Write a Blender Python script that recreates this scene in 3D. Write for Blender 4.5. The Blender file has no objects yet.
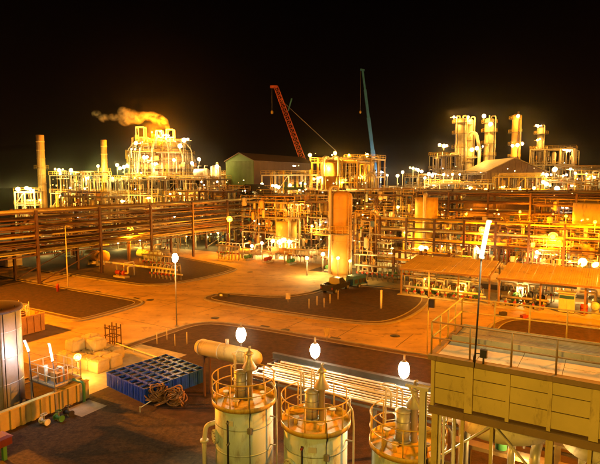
import bpy, math, random
from mathutils import Vector, Matrix

random.seed(11)
SC = bpy.context.scene
COL = SC.collection

# ------------------------------------------------------------------ camera
CAM_H = 14.0
FOC = 520.0                       # focal length in photo pixels (photo is 600 x 464)
PITCH = math.atan(52 / FOC)
cam_data = bpy.data.cameras.new('camera')
cam_data.sensor_width = 36.0
cam_data.lens = 36.0 * FOC / 600.0
cam_data.clip_start = 0.1
cam_data.clip_end = 4000
cam = bpy.data.objects.new('camera', cam_data)
COL.objects.link(cam)
cam.location = (0, 0, CAM_H)
cam.rotation_euler = (math.pi / 2 - PITCH, 0, 0)
SC.camera = cam

# ------------------------------------------------------------------ night sky
world = bpy.data.worlds.new('World')
SC.world = world
world.use_nodes = True
wn = world.node_tree
wn.nodes.clear()
w_out = wn.nodes.new('ShaderNodeOutputWorld')
w_bg = wn.nodes.new('ShaderNodeBackground')
w_tc = wn.nodes.new('ShaderNodeTexCoord')
w_sx = wn.nodes.new('ShaderNodeSeparateXYZ')
w_cr = wn.nodes.new('ShaderNodeValToRGB')       # faint town glow low in the sky
w_cr.color_ramp.elements[0].position = 0.0
w_cr.color_ramp.elements[0].color = (1.0, 0.30, 0.22, 1)
w_cr.color_ramp.elements[1].position = 0.32
w_cr.color_ramp.elements[1].color = (0.12, 0.07, 0.10, 1)
wn.links.new(w_tc.outputs['Generated'], w_sx.inputs[0])
wn.links.new(w_sx.outputs['Z'], w_cr.inputs['Fac'])
wn.links.new(w_cr.outputs['Color'], w_bg.inputs['Color'])
w_bg.inputs['Strength'].default_value = 0.002
wn.links.new(w_bg.outputs[0], w_out.inputs[0])

# faint moonlight
sd = bpy.data.lights.new('moon', 'SUN')
sd.energy = 0.012
sd.angle = math.radians(0.5)
sd.color = (1.0, 0.86, 0.72)
so = bpy.data.objects.new('moon', sd)
COL.objects.link(so)
so.rotation_euler = (math.radians(50), 0, math.radians(25))

vs = SC.view_settings
vs.view_transform = 'Standard'
vs.look = 'None'
vs.exposure = 0.3
vs.gamma = 1.0
vs.use_curve_mapping = False
SC.cycles.use_denoising = True
SC.cycles.max_bounces = 3
SC.cycles.diffuse_bounces = 1
SC.cycles.glossy_bounces = 1
SC.cycles.volume_bounces = 0
SC.cycles.sample_clamp_indirect = 3.0
SC.cycles.sample_clamp_direct = 0.0
SC.cycles.use_light_tree = True
SC.cycles.caustics_reflective = False
SC.cycles.caustics_refractive = False

# ------------------------------------------------------------------ plant grid
ANG = math.radians(-31)           # the whole plant is laid out on one rotated grid
CA, SA = math.cos(ANG), math.sin(ANG)
def G(u, v, z=0.0):
    return Vector((u * CA - v * SA, u * SA + v * CA, z))
def to_uv(p):
    return (p[0] * CA + p[1] * SA, -p[0] * SA + p[1] * CA)
def ray(px, py):
    x = (px - 300) / FOC
    y = -(py - 232) / FOC
    return Vector((x, math.cos(PITCH) + y * math.sin(PITCH), -math.sin(PITCH) + y * math.cos(PITCH)))
def P(px, py, z=0.0):             # photo pixel to the point at height z
    d = ray(px, py)
    t = (z - CAM_H) / d.z
    return Vector((d.x * t, d.y * t, z))
def D(px, py, dist):              # photo pixel to the point at distance dist
    d = ray(px, py)
    return Vector((0, 0, CAM_H)) + d * (dist / d.y)

# ------------------------------------------------------------------ materials
MATS = {}
def mat(name, col, rough=0.6, metal=0.0, var=0.25, scale=1.5, col2=None, bump=0.0, bscale=20.0, rust=0.0):
    m = bpy.data.materials.new(name)
    m.use_nodes = True
    nt = m.node_tree
    b = nt.nodes['Principled BSDF']
    b.inputs['Roughness'].default_value = rough
    b.inputs['Metallic'].default_value = metal
    geo = nt.nodes.new('ShaderNodeNewGeometry')
    ns = nt.nodes.new('ShaderNodeTexNoise')
    ns.inputs['Scale'].default_value = scale
    ns.inputs['Detail'].default_value = 6
    ns.inputs['Roughness'].default_value = 0.65
    nt.links.new(geo.outputs['Position'], ns.inputs['Vector'])
    rp = nt.nodes.new('ShaderNodeValToRGB')
    rp.color_ramp.elements[0].position = 0.3
    rp.color_ramp.elements[1].position = 0.7
    a = tuple(c * (1 - var) for c in col)
    c2 = col2 if col2 else tuple(min(1, c * (1 + var * 0.6)) for c in col)
    rp.color_ramp.elements[0].color = (*a, 1)
    rp.color_ramp.elements[1].color = (*c2, 1)
    nt.links.new(ns.outputs['Fac'], rp.inputs['Fac'])
    out = rp.outputs['Color']
    if rust > 0:
        n2 = nt.nodes.new('ShaderNodeTexNoise')
        n2.inputs['Scale'].default_value = scale * 2.3
        n2.inputs['Detail'].default_value = 8
        n2.inputs['Roughness'].default_value = 0.75
        mp = nt.nodes.new('ShaderNodeMapping')
        mp.inputs['Scale'].default_value = (1, 1, 0.3)
        nt.links.new(geo.outputs['Position'], mp.inputs['Vector'])
        nt.links.new(mp.outputs['Vector'], n2.inputs['Vector'])
        r2 = nt.nodes.new('ShaderNodeValToRGB')
        r2.color_ramp.elements[0].position = 0.62 - 0.18 * rust
        r2.color_ramp.elements[1].position = 0.74
        nt.links.new(n2.outputs['Fac'], r2.inputs['Fac'])
        mx = nt.nodes.new('ShaderNodeMix')
        mx.data_type = 'RGBA'
        mx.inputs['B'].default_value = (0.11, 0.045, 0.018, 1)
        nt.links.new(r2.outputs['Color'], mx.inputs['Factor'])
        nt.links.new(out, mx.inputs['A'])
        out = mx.outputs['Result']
    nt.links.new(out, b.inputs['Base Color'])
    if bump > 0:
        n3 = nt.nodes.new('ShaderNodeTexNoise')
        n3.inputs['Scale'].default_value = bscale
        n3.inputs['Detail'].default_value = 4
        nt.links.new(geo.outputs['Position'], n3.inputs['Vector'])
        bp = nt.nodes.new('ShaderNodeBump')
        bp.inputs['Strength'].default_value = bump
        bp.inputs['Distance'].default_value = 0.03
        nt.links.new(n3.outputs['Fac'], bp.inputs['Height'])
        nt.links.new(bp.outputs['Normal'], b.inputs['Normal'])
    MATS[name] = m
    return m
def glow(name, col, strength):
    m = bpy.data.materials.new(name)
    m.use_nodes = True
    nt = m.node_tree
    b = nt.nodes['Principled BSDF']
    b.inputs['Base Color'].default_value = (0.8, 0.8, 0.8, 1)
    b.inputs['Emission Color'].default_value = (*col, 1)
    b.inputs['Emission Strength'].default_value = strength
    m.cycles.emission_sampling = 'NONE'
    MATS[name] = m
    return m

mat('terrain', (0.05, 0.036, 0.026), 0.95, var=0.4, scale=0.15, bump=0.6, bscale=6)
mat('gravel', (0.027, 0.0105, 0.006), 0.95, var=0.6, scale=2.2, col2=(0.056, 0.022, 0.011), bump=1.0, bscale=14)
mat('gravel_grey', (0.030, 0.018, 0.009), 0.95, var=0.6, scale=5.0, col2=(0.082, 0.048, 0.024), bump=1.0, bscale=9)
mat('concrete', (0.38, 0.255, 0.10), 0.78, var=0.3, scale=0.35, bump=0.25, bscale=7)
def road_wear(m):                 # tyre polish and oil along the driving direction, patches of dust
    nt = m.node_tree
    b = nt.nodes['Principled BSDF']
    src = b.inputs['Base Color'].links[0].from_socket
    geo = [n for n in nt.nodes if n.type == 'NEW_GEOMETRY'][0]
    for rot, sc, lo, hi, dark in ((31, (0.10, 0.55, 1), 0.50, 0.72, 0.4), (-59, (0.10, 0.55, 1), 0.52, 0.72, 0.4), (10, (0.9, 0.9, 1), 0.57, 0.66, 0.6)):
        mp = nt.nodes.new('ShaderNodeMapping'); mp.vector_type = 'POINT'
        mp.inputs['Rotation'].default_value = (0, 0, math.radians(rot)); mp.inputs['Scale'].default_value = sc
        nz = nt.nodes.new('ShaderNodeTexNoise'); nz.inputs['Scale'].default_value = 1.0; nz.inputs['Detail'].default_value = 7; nz.inputs['Roughness'].default_value = 0.62
        rp = nt.nodes.new('ShaderNodeMapRange'); rp.inputs['From Min'].default_value = lo; rp.inputs['From Max'].default_value = hi
        rp.inputs['To Min'].default_value = 0.0; rp.inputs['To Max'].default_value = dark
        mx = nt.nodes.new('ShaderNodeMix'); mx.data_type = 'RGBA'; mx.inputs['B'].default_value = (0.10, 0.055, 0.022, 1)
        nt.links.new(geo.outputs['Position'], mp.inputs['Vector']); nt.links.new(mp.outputs['Vector'], nz.inputs['Vector'])
        nt.links.new(nz.outputs['Fac'], rp.inputs['Value']); nt.links.new(rp.outputs['Result'], mx.inputs['Factor'])
        nt.links.new(src, mx.inputs['A']); src = mx.outputs['Result']
    nt.links.new(src, b.inputs['Base Color'])
road_wear(MATS['concrete'])
mat('kerbstone', (0.24, 0.21, 0.18), 0.8, var=0.3, scale=1.2, bump=0.3)
mat('verge', (0.10, 0.058, 0.033), 0.9, var=0.4, scale=1.6, bump=0.6)
mat('girder_grey', (0.13, 0.12, 0.11), 0.55, 0.3, var=0.3, scale=0.8, rust=0.4)
mat('pad', (0.36, 0.33, 0.27), 0.8, var=0.3, scale=0.9, bump=0.3)
mat('steel', (0.30, 0.28, 0.25), 0.5, 0.2, var=0.3, scale=0.8, rust=0.5)
mat('steel_brown', (0.085, 0.042, 0.026), 0.6, 0.1, var=0.4, scale=0.6, rust=0.6)
mat('steel_dark', (0.035, 0.03, 0.028), 0.6, 0.2, var=0.4, scale=0.8)
mat('white_paint', (0.72, 0.70, 0.64), 0.45, var=0.15, scale=1.0, rust=0.35)
mat('cream_paint', (0.62, 0.55, 0.40), 0.5, var=0.2, scale=1.0, rust=0.4)
mat('yellow_paint', (0.62, 0.40, 0.05), 0.5, var=0.2, scale=1.2, rust=0.5)
mat('ochre', (0.58, 0.45, 0.14), 0.55, var=0.16, scale=0.5, rust=0.45)
mat('ochre_dark', (0.24, 0.15, 0.055), 0.55, var=0.2, scale=0.7, rust=0.3)
mat('sage', (0.45, 0.58, 0.66), 0.45, var=0.14, scale=0.7, rust=0.55)
mat('tank_silver', (0.60, 0.62, 0.66), 0.42, 0.35, var=0.2, scale=0.8, rust=0.1)
mat('silver', (0.55, 0.54, 0.52), 0.38, 0.75, var=0.25, scale=1.0)
mat('cladding', (0.50, 0.46, 0.40), 0.45, 0.35, var=0.25, scale=0.5, rust=0.2)
mat('pipe_brown', (0.13, 0.066, 0.038), 0.5, 0.3, var=0.4, scale=0.25, rust=0.4)
mat('pipe_grey', (0.34, 0.31, 0.27), 0.42, 0.5, var=0.3, scale=0.3, rust=0.2)
mat('pipe_pale', (0.58, 0.54, 0.46), 0.42, 0.3, var=0.25, scale=0.3, rust=0.2)
mat('orange_tank', (0.60, 0.36, 0.10), 0.5, var=0.2, scale=0.4, rust=0.3)
mat('roofing', (0.54, 0.42, 0.21), 0.6, 0.1, var=0.25, scale=0.35, rust=0.3)
mat('brown_sheet', (0.27, 0.17, 0.10), 0.6, 0.1, var=0.3, scale=0.3, rust=0.3)
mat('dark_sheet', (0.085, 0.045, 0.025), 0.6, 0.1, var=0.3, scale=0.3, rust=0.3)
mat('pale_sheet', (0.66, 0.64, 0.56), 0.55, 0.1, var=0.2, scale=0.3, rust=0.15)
mat('green_sheet', (0.06, 0.13, 0.032), 0.55, 0.0, var=0.3, scale=0.3)
mat('pump_green', (0.06, 0.22, 0.07), 0.5, 0.0, var=0.3, scale=2)
mat('blue_plastic', (0.010, 0.06, 0.62), 0.38, 0.0, var=0.25, scale=3)
mat('blue_paint', (0.02, 0.10, 0.30), 0.45, 0.0, var=0.3, scale=2)
mat('teal_paint', (0.03, 0.20, 0.36), 0.5, 0.0, var=0.3, scale=0.6)
mat('red_paint', (0.30, 0.035, 0.02), 0.5, 0.0, var=0.3, scale=1.5)
mat('dark_red', (0.11, 0.014, 0.008), 0.55, 0.0, var=0.3, scale=1.5, rust=0.4)
mat('crane_red', (0.50, 0.10, 0.05), 0.55, 0.0, var=0.3, scale=0.5)
mat('rubber', (0.015, 0.014, 0.013), 0.7, 0.0, var=0.3, scale=3)
mat('black_lid', (0.012, 0.012, 0.012), 0.85, 0.0, var=0.5, scale=2, col2=(0.035, 0.03, 0.025))
mat('hose', (0.26, 0.105, 0.035), 0.7, 0.0, var=0.5, scale=4, col2=(0.36, 0.19, 0.09))
mat('bag_cloth', (0.48, 0.40, 0.25), 0.85, 0.0, var=0.22, scale=1.6, bump=0.8, bscale=6)
mat('sheet_pile', (0.46, 0.35, 0.12), 0.6, 0.05, var=0.25, scale=0.8, rust=0.35)
mat('skip_orange', (0.50, 0.26, 0.07), 0.6, 0.0, var=0.3, scale=0.8, rust=0.5)
mat('car_paint', (0.025, 0.024, 0.026), 0.3, 0.1, var=0.2, scale=1)
mat('window_glass', (0.02, 0.022, 0.024), 0.08, 0.0, var=0.1, scale=1)
mat('grate', (0.20, 0.17, 0.13), 0.6, 0.4, var=0.3, scale=2, rust=0.3)
mat('fin_grey', (0.40, 0.37, 0.27), 0.5, 0.4, var=0.25, scale=1.2, rust=0.2)
glow('lamp_white', (1.0, 0.93, 0.72), 40)
glow('lamp_green', (0.92, 1.0, 0.5), 2.2)
glow('lamp_warm', (1.0, 0.70, 0.26), 1.8)
glow('reflector_white', (1.0, 0.80, 0.40), 0.75)  # reflector bowls emit dimly, standing in for lamplight and soft glare
glow('reflector_green', (0.95, 0.88, 0.35), 0.6)
glow('reflector_warm', (1.0, 0.55, 0.12), 0.7)
glow('reflector_sodium', (1.0, 0.36, 0.03), 0.8)
glow('tube_glow', (1.0, 0.93, 0.66), 2.6)
glow('reflector_cool', (0.5, 0.7, 1.0), 0.8)
glow('lamp_cool', (0.92, 0.96, 1.0), 30)
glow('lamp_sodium', (1.0, 0.48, 0.07), 1.9)
M = MATS

# ------------------------------------------------------------------ mesh builder
class MB:
    def __init__(s):
        s.v = []; s.f = []; s.sm = []
    def _add(s, vs_, fs, sm):
        o = len(s.v)
        s.v += [tuple(p) for p in vs_]
        for f, k in zip(fs, sm):
            s.f.append(tuple(i + o for i in f)); s.sm.append(k)
        return s
    def box(s, x0, x1, y0, y1, z0, z1):
        vs_ = [(x0, y0, z0), (x1, y0, z0), (x1, y1, z0), (x0, y1, z0), (x0, y0, z1), (x1, y0, z1), (x1, y1, z1), (x0, y1, z1)]
        fs = [(3, 2, 1, 0), (4, 5, 6, 7), (0, 1, 5, 4), (1, 2, 6, 5), (2, 3, 7, 6), (3, 0, 4, 7)]
        return s._add(vs_, fs, [False] * 6)
    def hexa(s, pts):               # 8 corners, same order as box
        fs = [(3, 2, 1, 0), (4, 5, 6, 7), (0, 1, 5, 4), (1, 2, 6, 5), (2, 3, 7, 6), (3, 0, 4, 7)]
        return s._add(pts, fs, [False] * 6)
    def bar(s, p, q, w, h=None):
        p = Vector(p); q = Vector(q); h = w if h is None else h
        d = (q - p).normalized()
        up = Vector((0, 0, 1)) if abs(d.z) < 0.95 else Vector((0, 1, 0))
        a = d.cross(up).normalized() * (w / 2)
        b = a.cross(d).normalized() * (h / 2)
        vs_ = [p - a - b, p + a - b, p + a + b, p - a + b, q - a - b, q + a - b, q + a + b, q - a + b]
        fs = [(0, 1, 2, 3), (7, 6, 5, 4), (4, 5, 1, 0), (5, 6, 2, 1), (6, 7, 3, 2), (7, 4, 0, 3)]
        return s._add(vs_, fs, [False] * 6)
    def cyl(s, p, q, r, n=8, r2=None, cap=True):
        p = Vector(p); q = Vector(q); r2 = r if r2 is None else r2
        d = (q - p).normalized()
        up = Vector((0, 0, 1)) if abs(d.z) < 0.95 else Vector((1, 0, 0))
        a = d.cross(up).normalized(); b = d.cross(a).normalized()
        vs_ = []
        for c, rr in ((p, r), (q, r2)):
            for i in range(n):
                t = 2 * math.pi * i / n
                vs_.append(c + (a * math.cos(t) + b * math.sin(t)) * rr)
        fs = [(i, n + i, n + (i + 1) % n, (i + 1) % n) for i in range(n)]
        sm = [True] * n
        if cap:
            fs += [tuple(range(n)), tuple(range(2 * n - 1, n - 1, -1))]; sm += [False, False]
        return s._add(vs_, fs, sm)
    def tube(s, path, r, n=8, bend=0.0):
        pts = [Vector(p) for p in path]
        if bend > 0:                # round the corners
            new = [pts[0]]
            for i in range(1, len(pts) - 1):
                a = (pts[i - 1] - pts[i]); b = (pts[i + 1] - pts[i])
                k = min(bend, a.length * 0.45, b.length * 0.45)
                a = pts[i] + a.normalized() * k; b = pts[i] + b.normalized() * k
                for t in (0, 0.25, 0.5, 0.75, 1):
                    new.append(a.lerp(pts[i], t).lerp(pts[i].lerp(b, t), t))
            new.append(pts[-1]); pts = new
        m = len(pts)
        vs_ = []
        d0 = (pts[1] - pts[0]).normalized()
        up = Vector((0, 0, 1)) if abs(d0.z) < 0.9 else Vector((1, 0, 0))
        a = d0.cross(up).normalized()
        for i in range(m):
            if i == 0: d = pts[1] - pts[0]
            elif i == m - 1: d = pts[-1] - pts[-2]
            else: d = (pts[i + 1] - pts[i]).normalized() + (pts[i] - pts[i - 1]).normalized()
            d = d.normalized()
            a = (a - d * a.dot(d)).normalized()
            b = d.cross(a)
            for j in range(n):
                t = 2 * math.pi * j / n
                vs_.append(pts[i] + (a * math.cos(t) + b * math.sin(t)) * r)
        fs = []; sm = []
        for i in range(m - 1):
            for j in range(n):
                fs.append((i * n + j, i * n + (j + 1) % n, (i + 1) * n + (j + 1) % n, (i + 1) * n + j)); sm.append(True)
        fs += [tuple(range(n - 1, -1, -1)), tuple(range((m - 1) * n, m * n))]; sm += [False, False]
        return s._add(vs_, fs, sm)
    def arc(s, c, R, r, a0=0.0, a1=2 * math.pi, n=24, k=6):
        c = Vector(c)
        full = abs(a1 - a0) > 2 * math.pi - 1e-4
        st = n if full else n + 1
        vs_ = []
        for i in range(st):
            t = a0 + (a1 - a0) * i / n
            e = Vector((math.cos(t), math.sin(t), 0))
            for j in range(k):
                w = 2 * math.pi * j / k
                vs_.append(c + e * (R + r * math.cos(w)) + Vector((0, 0, r * math.sin(w))))
        fs = []; sm = []
        for i in range(n):
            i2 = (i + 1) % st
            for j in range(k):
                fs.append((i * k + j, i2 * k + j, i2 * k + (j + 1) % k, i * k + (j + 1) % k)); sm.append(True)
        return s._add(vs_, fs, sm)
    def lathe(s, prof, n=24, c=(0, 0, 0), axis='z'):
        vs_ = []
        for r, z in prof:
            for i in range(n):
                t = 2 * math.pi * i / n
                x, y = r * math.cos(t), r * math.sin(t)
                q = (x, y, z) if axis == 'z' else (z, x, y)
                vs_.append((q[0] + c[0], q[1] + c[1], q[2] + c[2]))
        fs = []; sm = []
        for k in range(len(prof) - 1):
            for i in range(n):
                fs.append((k * n + i, k * n + (i + 1) % n, (k + 1) * n + (i + 1) % n, (k + 1) * n + i)); sm.append(True)
        if prof[0][0] > 1e-4:
            fs.append(tuple(range(n - 1, -1, -1))); sm.append(False)
        if prof[-1][0] > 1e-4:
            o = (len(prof) - 1) * n
            fs.append(tuple(range(o, o + n))); sm.append(False)
        return s._add(vs_, fs, sm)
    def poly(s, pts, z):
        return s._add([(p[0], p[1], z) for p in pts], [tuple(range(len(pts)))], [False])
    def mesh(s, name):
        me = bpy.data.meshes.new(name)
        me.from_pydata(s.v, [], s.f)
        me.polygons.foreach_set('use_smooth', s.sm)
        me.update()
        return me
    def build(s, name, material, parent=None, label=None):
        return obj(name, s.mesh(name), material, parent, label)

def obj(name, me, material, parent=None, label=None):
    o = bpy.data.objects.new(name, me)
    COL.objects.link(o)
    if isinstance(material, str): material = M[material]
    if len(me.materials) == 0: me.materials.append(material)
    if parent: o.parent = parent
    if label: o['label'] = label
    return o
LABELS = set()
def tag(o, label, cat, group=None, kind=None):
    o['label'] = label
    o['category'] = cat
    if group: o['group'] = group
    if kind: o['kind'] = kind
    return o
def thing(name, label, cat, loc=(0, 0, 0), rot=None, group=None):
    o = bpy.data.objects.new(name, None)
    o.empty_display_size = 0.2
    COL.objects.link(o)
    o.location = loc
    o.rotation_euler = (0, 0, ANG if rot is None else rot)
    return tag(o, label, cat, group)
def structure(o):
    o['kind'] = 'structure'
    return o
def dup(root, loc, rot, label):
    r = root.copy(); COL.objects.link(r)
    r.location = loc; r.rotation_euler = (0, 0, rot); r['label'] = label
    def rec(a, b):
        for ch in a.children:
            c = ch.copy(); COL.objects.link(c); c.parent = b
            rec(ch, c)
    rec(root, r)
    return r
ORD = ['first', 'second', 'third', 'fourth', 'fifth', 'sixth', 'seventh', 'eighth', 'ninth', 'tenth', 'eleventh', 'twelfth', 'thirteenth', 'fourteenth', 'fifteenth', 'sixteenth', 'seventeenth', 'eighteenth', 'nineteenth', 'twentieth']

# ------------------------------------------------------------------ ground, roads and gravel beds
def chaikin(pts, it=3):
    for _ in range(it):
        q = []
        for i in range(len(pts)):
            a, b = Vector(pts[i]), Vector(pts[(i + 1) % len(pts)])
            q += [tuple(a.lerp(b, 0.25)), tuple(a.lerp(b, 0.75))]
        pts = q
    return pts
structure(MB().box(-650, 650, -60, 900, -1.0, 0.0).build('ground', 'terrain'))
def uvpoly(lst): return [tuple(G(u, v)[:2]) for u, v in lst]
structure(MB().poly(uvpoly([(-95, -20), (14, -20), (14, 69), (-40, 69), (-40, 78), (-95, 78)]), 0.004).build('road', 'concrete'))
# straight joints between the road slabs
rj = MB()
for v in (42.9, 49.5, 56, 62.5):
    rj.bar(G(-46, v, 0.007), G(-17 if v < 44 else -40.5, v, 0.007), 0.05, 0.004)
for u in [-92 + 5.5 * i for i in range(19)]:
    rj.bar(G(u, 40.6, 0.007), G(u, 45.0, 0.007), 0.05, 0.004)
for v in [2 + 5.5 * i for i in range(7)]:
    rj.bar(G(-45, v, 0.007), G(-35, v, 0.007), 0.05, 0.004)
structure(rj.build('road_joints', 'steel_dark'))

def bed(name, pts, material, it=3, top=0.07):
    pts = chaikin(pts, it)
    area = sum(pts[i][0] * pts[(i + 1) % len(pts)][1] - pts[(i + 1) % len(pts)][0] * pts[i][1] for i in range(len(pts)))
    if area < 0: pts = pts[::-1]
    structure(MB().poly(pts, top).build(name + '_verge', 'verge'))
    n = len(pts)
    def ring(o_in, o_out, h):
        k = MB(); vs_ = []; fs = []
        for i in range(n):
            a, b, c = Vector(pts[i - 1]), Vector(pts[i]), Vector(pts[(i + 1) % n])
            d = (c - a).normalized(); nrm = Vector((d.y, -d.x))
            p, q = b + nrm * o_in, b + nrm * o_out
            m_ = q.lerp(p, 0.15)
            vs_ += [(q.x, q.y, 0.0), (q.x, q.y, h - 0.02), (m_.x, m_.y, h), (p.x, p.y, h), (p.x, p.y, 0.0)]
        for i in range(n):
            j = (i + 1) % n
            for q in range(4):
                fs.append((i * 5 + q, j * 5 + q, j * 5 + q + 1, i * 5 + q + 1))
        return k._add(vs_, fs, [False] * len(fs))
    structure(ring(-0.05, 0.20, 0.14).build(name + '_kerb', 'kerbstone'))       # a 0.13 m step round the bed
    inner = []
    for i in range(n):
        a, b, c = Vector(pts[i - 1]), Vector(pts[i]), Vector(pts[(i + 1) % n])
        d = (c - a).normalized(); inner.append(tuple(b - Vector((d.y, -d.x)) * 0.75))
    structure(ring(-0.80, -0.68, 0.12).build(name + '_edging', 'kerbstone'))
    structure(MB().poly(inner, top + 0.005).build(name, material))

bed('gravel_bed_by_the_waste_skip', uvpoly([(-95, 31.8), (-48, 31.8), (-45, 31.8), (-44.6, 33), (-44.6, 37), (-45.2, 41.3), (-50, 41.5), (-95, 41.5)]), 'gravel', 2)
bed('gravel_bed_in_the_middle', uvpoly([(-41.5, 46), (-40.8, 49.8), (-34, 50.8), (-31.5, 55), (-31.2, 62.5), (-20, 63.5), (-17.2, 58), (-17.2, 47.5), (-21, 45), (-38, 44.9)]), 'gravel', 3)
bed('gravel_yard', uvpoly([(-34.7, -20), (-34.7, 33), (-34.5, 38), (-30.5, 39.4), (-17, 39.6), (14, 40.2), (14, -20)]), 'gravel', 3)
bed('gravel_under_the_pipe_rack', uvpoly([(-95, 47.4), (-57, 47.2), (-52, 47.4), (-49.5, 51.5), (-49.0, 61), (-51, 66), (-95, 74)]), 'gravel', 2)
bed('gravel_bed_before_the_sheds', uvpoly([(-9.5, 47), (-9.2, 55.5), (-4, 56.6), (10, 56.6), (13.5, 54), (13.5, 48), (8, 45.5), (-6, 45.5)]), 'gravel', 3)
structure(MB().poly(uvpoly([(-33.8, 20.8), (-28.6, 20.8), (-28.6, 30), (-33.8, 30)]), 0.081).build('concrete_pad', 'pad'))
structure(MB().poly(uvpoly([(-27.9, 18.6), (-26.2, 18.6), (-26.2, 20.4), (-27.9, 20.4)]), 0.089).build('paving_slab', 'pad'))
# coarse grey stones near the camera
structure(MB().poly(uvpoly([(-27.8, 5), (-3, 5), (-3, 21.3), (-27.8, 21.3)]), 0.083).build('coarse_gravel', 'gravel_grey'))
# paved process floor behind the road
structure(MB().poly(uvpoly([(-64, 78.2), (14, 69.2), (14, 130), (-64, 130)]), 0.010).build('process_floor', 'pad'))
# ------------------------------------------------------------------ lamps
LAMPCOL = {'cool': (0.80, 0.90, 1.0), 'bright': (1.0, 0.90, 0.50), 'white': (1.0, 0.58, 0.17), 'green': (1.0, 0.78, 0.20), 'warm': (1.0, 0.46, 0.06), 'sodium': (1.0, 0.27, 0.003), 'mastwarm': (1.0, 0.56, 0.06)}
_head = {}
def head_mesh(s, kind, style):
    k = (round(s, 2), kind, style)
    if k not in _head:
        if style == 'hang':             # hanging well-glass fitting
            g = MB().lathe([(0.02, -1.75 * s), (0.4 * s, -1.6 * s), (0.72 * s, -1.2 * s), (0.9 * s, -0.5 * s), (0.88 * s, 0.15 * s), (0.66 * s, 0.75 * s), (0.36 * s, 1.05 * s)], 18)
            c = MB().lathe([(0.42 * s, 0.98 * s), (0.44 * s, 1.1 * s), (0.3 * s, 1.22 * s), (0.14 * s, 1.3 * s)], 12)
        else:                           # round floodlight whose glass faces along -y
            g = MB(); n = 14
            g.lathe([(r * s, z * s) for r, z in [(0.02, -0.5), (0.3, -0.46), (0.5, -0.3), (0.58, -0.05), (0.5, 0.15)]], n)
            b = MB().lathe([(r * s, z * s) for r, z in [(0.45, 0.2), (0.75, 0.1), (1.0, -0.12), (1.03, -0.1), (0.8, 0.25)]], n)
            c = MB().lathe([(1.06 * s, 0.05 * s), (1.06 * s, 0.18 * s), (0.85 * s, 0.45 * s), (0.4 * s, 0.75 * s), (0.35 * s, 1.0 * s)], n)
            for m_ in (g, c, b):
                m_.v = [(x, z, -y) for x, y, z in m_.v]
        e = 'white' if kind == 'bright' else kind
        _head[k] = [('glass', g.mesh('glass')), ('housing', c.mesh('housing'))]
        _head[k][0][1].materials.append(M['lamp_' + e]); _head[k][1][1].materials.append(M['steel'])
        if style != 'hang':
            _head[k].append(('reflector', b.mesh('reflector'))); _head[k][2][1].materials.append(M['reflector_' + e])
    return _head[k]
def lamp(pos, label, kind='white', power=4000, s=0.3, mount='stalk', L=1.3, base=0.0, name='floodlight', group=None, light=True, poler=0.07, style='flood', heads=1, lightcol=None, beam=0):
    pos = Vector(pos)
    off = 0.25 + s                      # the pole stands behind the head
    away = Vector((pos.x, pos.y, 0)).normalized()
    bz = base if mount == 'pole' else pos.z - L
    t = thing(name, label, 'lamp', (pos.x + away.x * off, pos.y + away.y * off, bz), 0.0, group)
    h = Vector((-away.x * off, -away.y * off, pos.z - bz))
    top = h.z + (1.25 * s if style == 'hang' else 0.0)
    MB().cyl((0, 0, 0), (0, 0, top + 0.1), poler if mount == 'pole' else 0.05, 8, (poler * 0.7) if mount == 'pole' else 0.05).build('pole', 'steel', t)
    if mount == 'pole':
        MB().box(-0.18, 0.18, -0.18, 0.18, 0, 0.04).build('base_plate', 'steel', t)
    yaw = math.atan2(away.y, away.x) - math.pi / 2
    s *= random.uniform(0.85, 1.2)
    hm = head_mesh(round(s * 10) / 10 if s > 0.35 else s, kind, style)
    if style == 'hang':
        MB().tube([(0, 0, top), (h.x * 0.5, h.y * 0.5, top + 0.1), (h.x, h.y, h.z + 1.2 * s)], 0.035, 6).build('arm', 'steel', t)
    else:
        MB().cyl((0, 0, h.z), (h.x * 0.4, h.y * 0.4, h.z), 0.05, 6).build('arm', 'steel', t)
        yaw += random.uniform(-0.45, 0.45)
    rx = 0.0 if style == 'hang' else random.uniform(0.0, 0.35)
    for n_, me in hm:
        g = obj(n_, me, 'steel', t); g.location = h; g.rotation_euler = (rx, 0, yaw)
    if heads > 1:  # extra glowing heads added to give the lamp an irregular glare blob
        MB().bar(h + Vector((-s * 3.2, s * 0.9, -s * 0.2)), h + Vector((s * 3.2, s * 0.9, -s * 0.2)), 0.1).build('crossbar', 'steel', t)
        for q in range(heads - 1):
            s2 = s * random.choice([0.5, 0.7, 0.9, 1.1])
            side = (-1 if q % 2 else 1)
            hp_ = h + Vector((side * random.uniform(1.3, 3.0) * s, random.uniform(-0.3, 0.3) * s, random.uniform(-0.9, 0.9) * s))
            ry = random.uniform(-0.6, 0.6)
            for n_, me in head_mesh(round(s2 * 10) / 10 if s2 > 0.15 else 0.15, random.choice([kind, kind, 'white', 'warm']) , 'flood'):
                g = obj(n_, me, 'steel', t); g.location = hp_; g.rotation_euler = (random.uniform(-0.1, 0.5), 0, yaw + ry)
    if light and power > 0:
        ld = bpy.data.lights.new('lamp_light', 'SPOT' if beam else 'POINT')
        ld.energy = power
        ld.color = LAMPCOL[lightcol or kind]
        if beam:
            ld.spot_size = math.radians(beam); ld.spot_blend = 0.7
        ld.shadow_soft_size = 0.12 + s * 0.4
        lo = bpy.data.objects.new('lamp_light', ld)
        COL.objects.link(lo)
        lo.parent = t
        if beam:                      # aimed outwards and down, as its reflector is
            lo.rotation_euler = Vector((-away.x, -away.y, -0.42)).to_track_quat('-Z', 'Y').to_euler()
        if style == 'hang':
            lo.location = h + Vector((-away.x * (s + 0.5), -away.y * (s + 0.5), 0.0))
        else:
            k = s * 1.1 + 0.5
            lo.location = h + Vector((-away.x * k, -away.y * k, -0.6 * s - 0.3))
    return t
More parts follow.
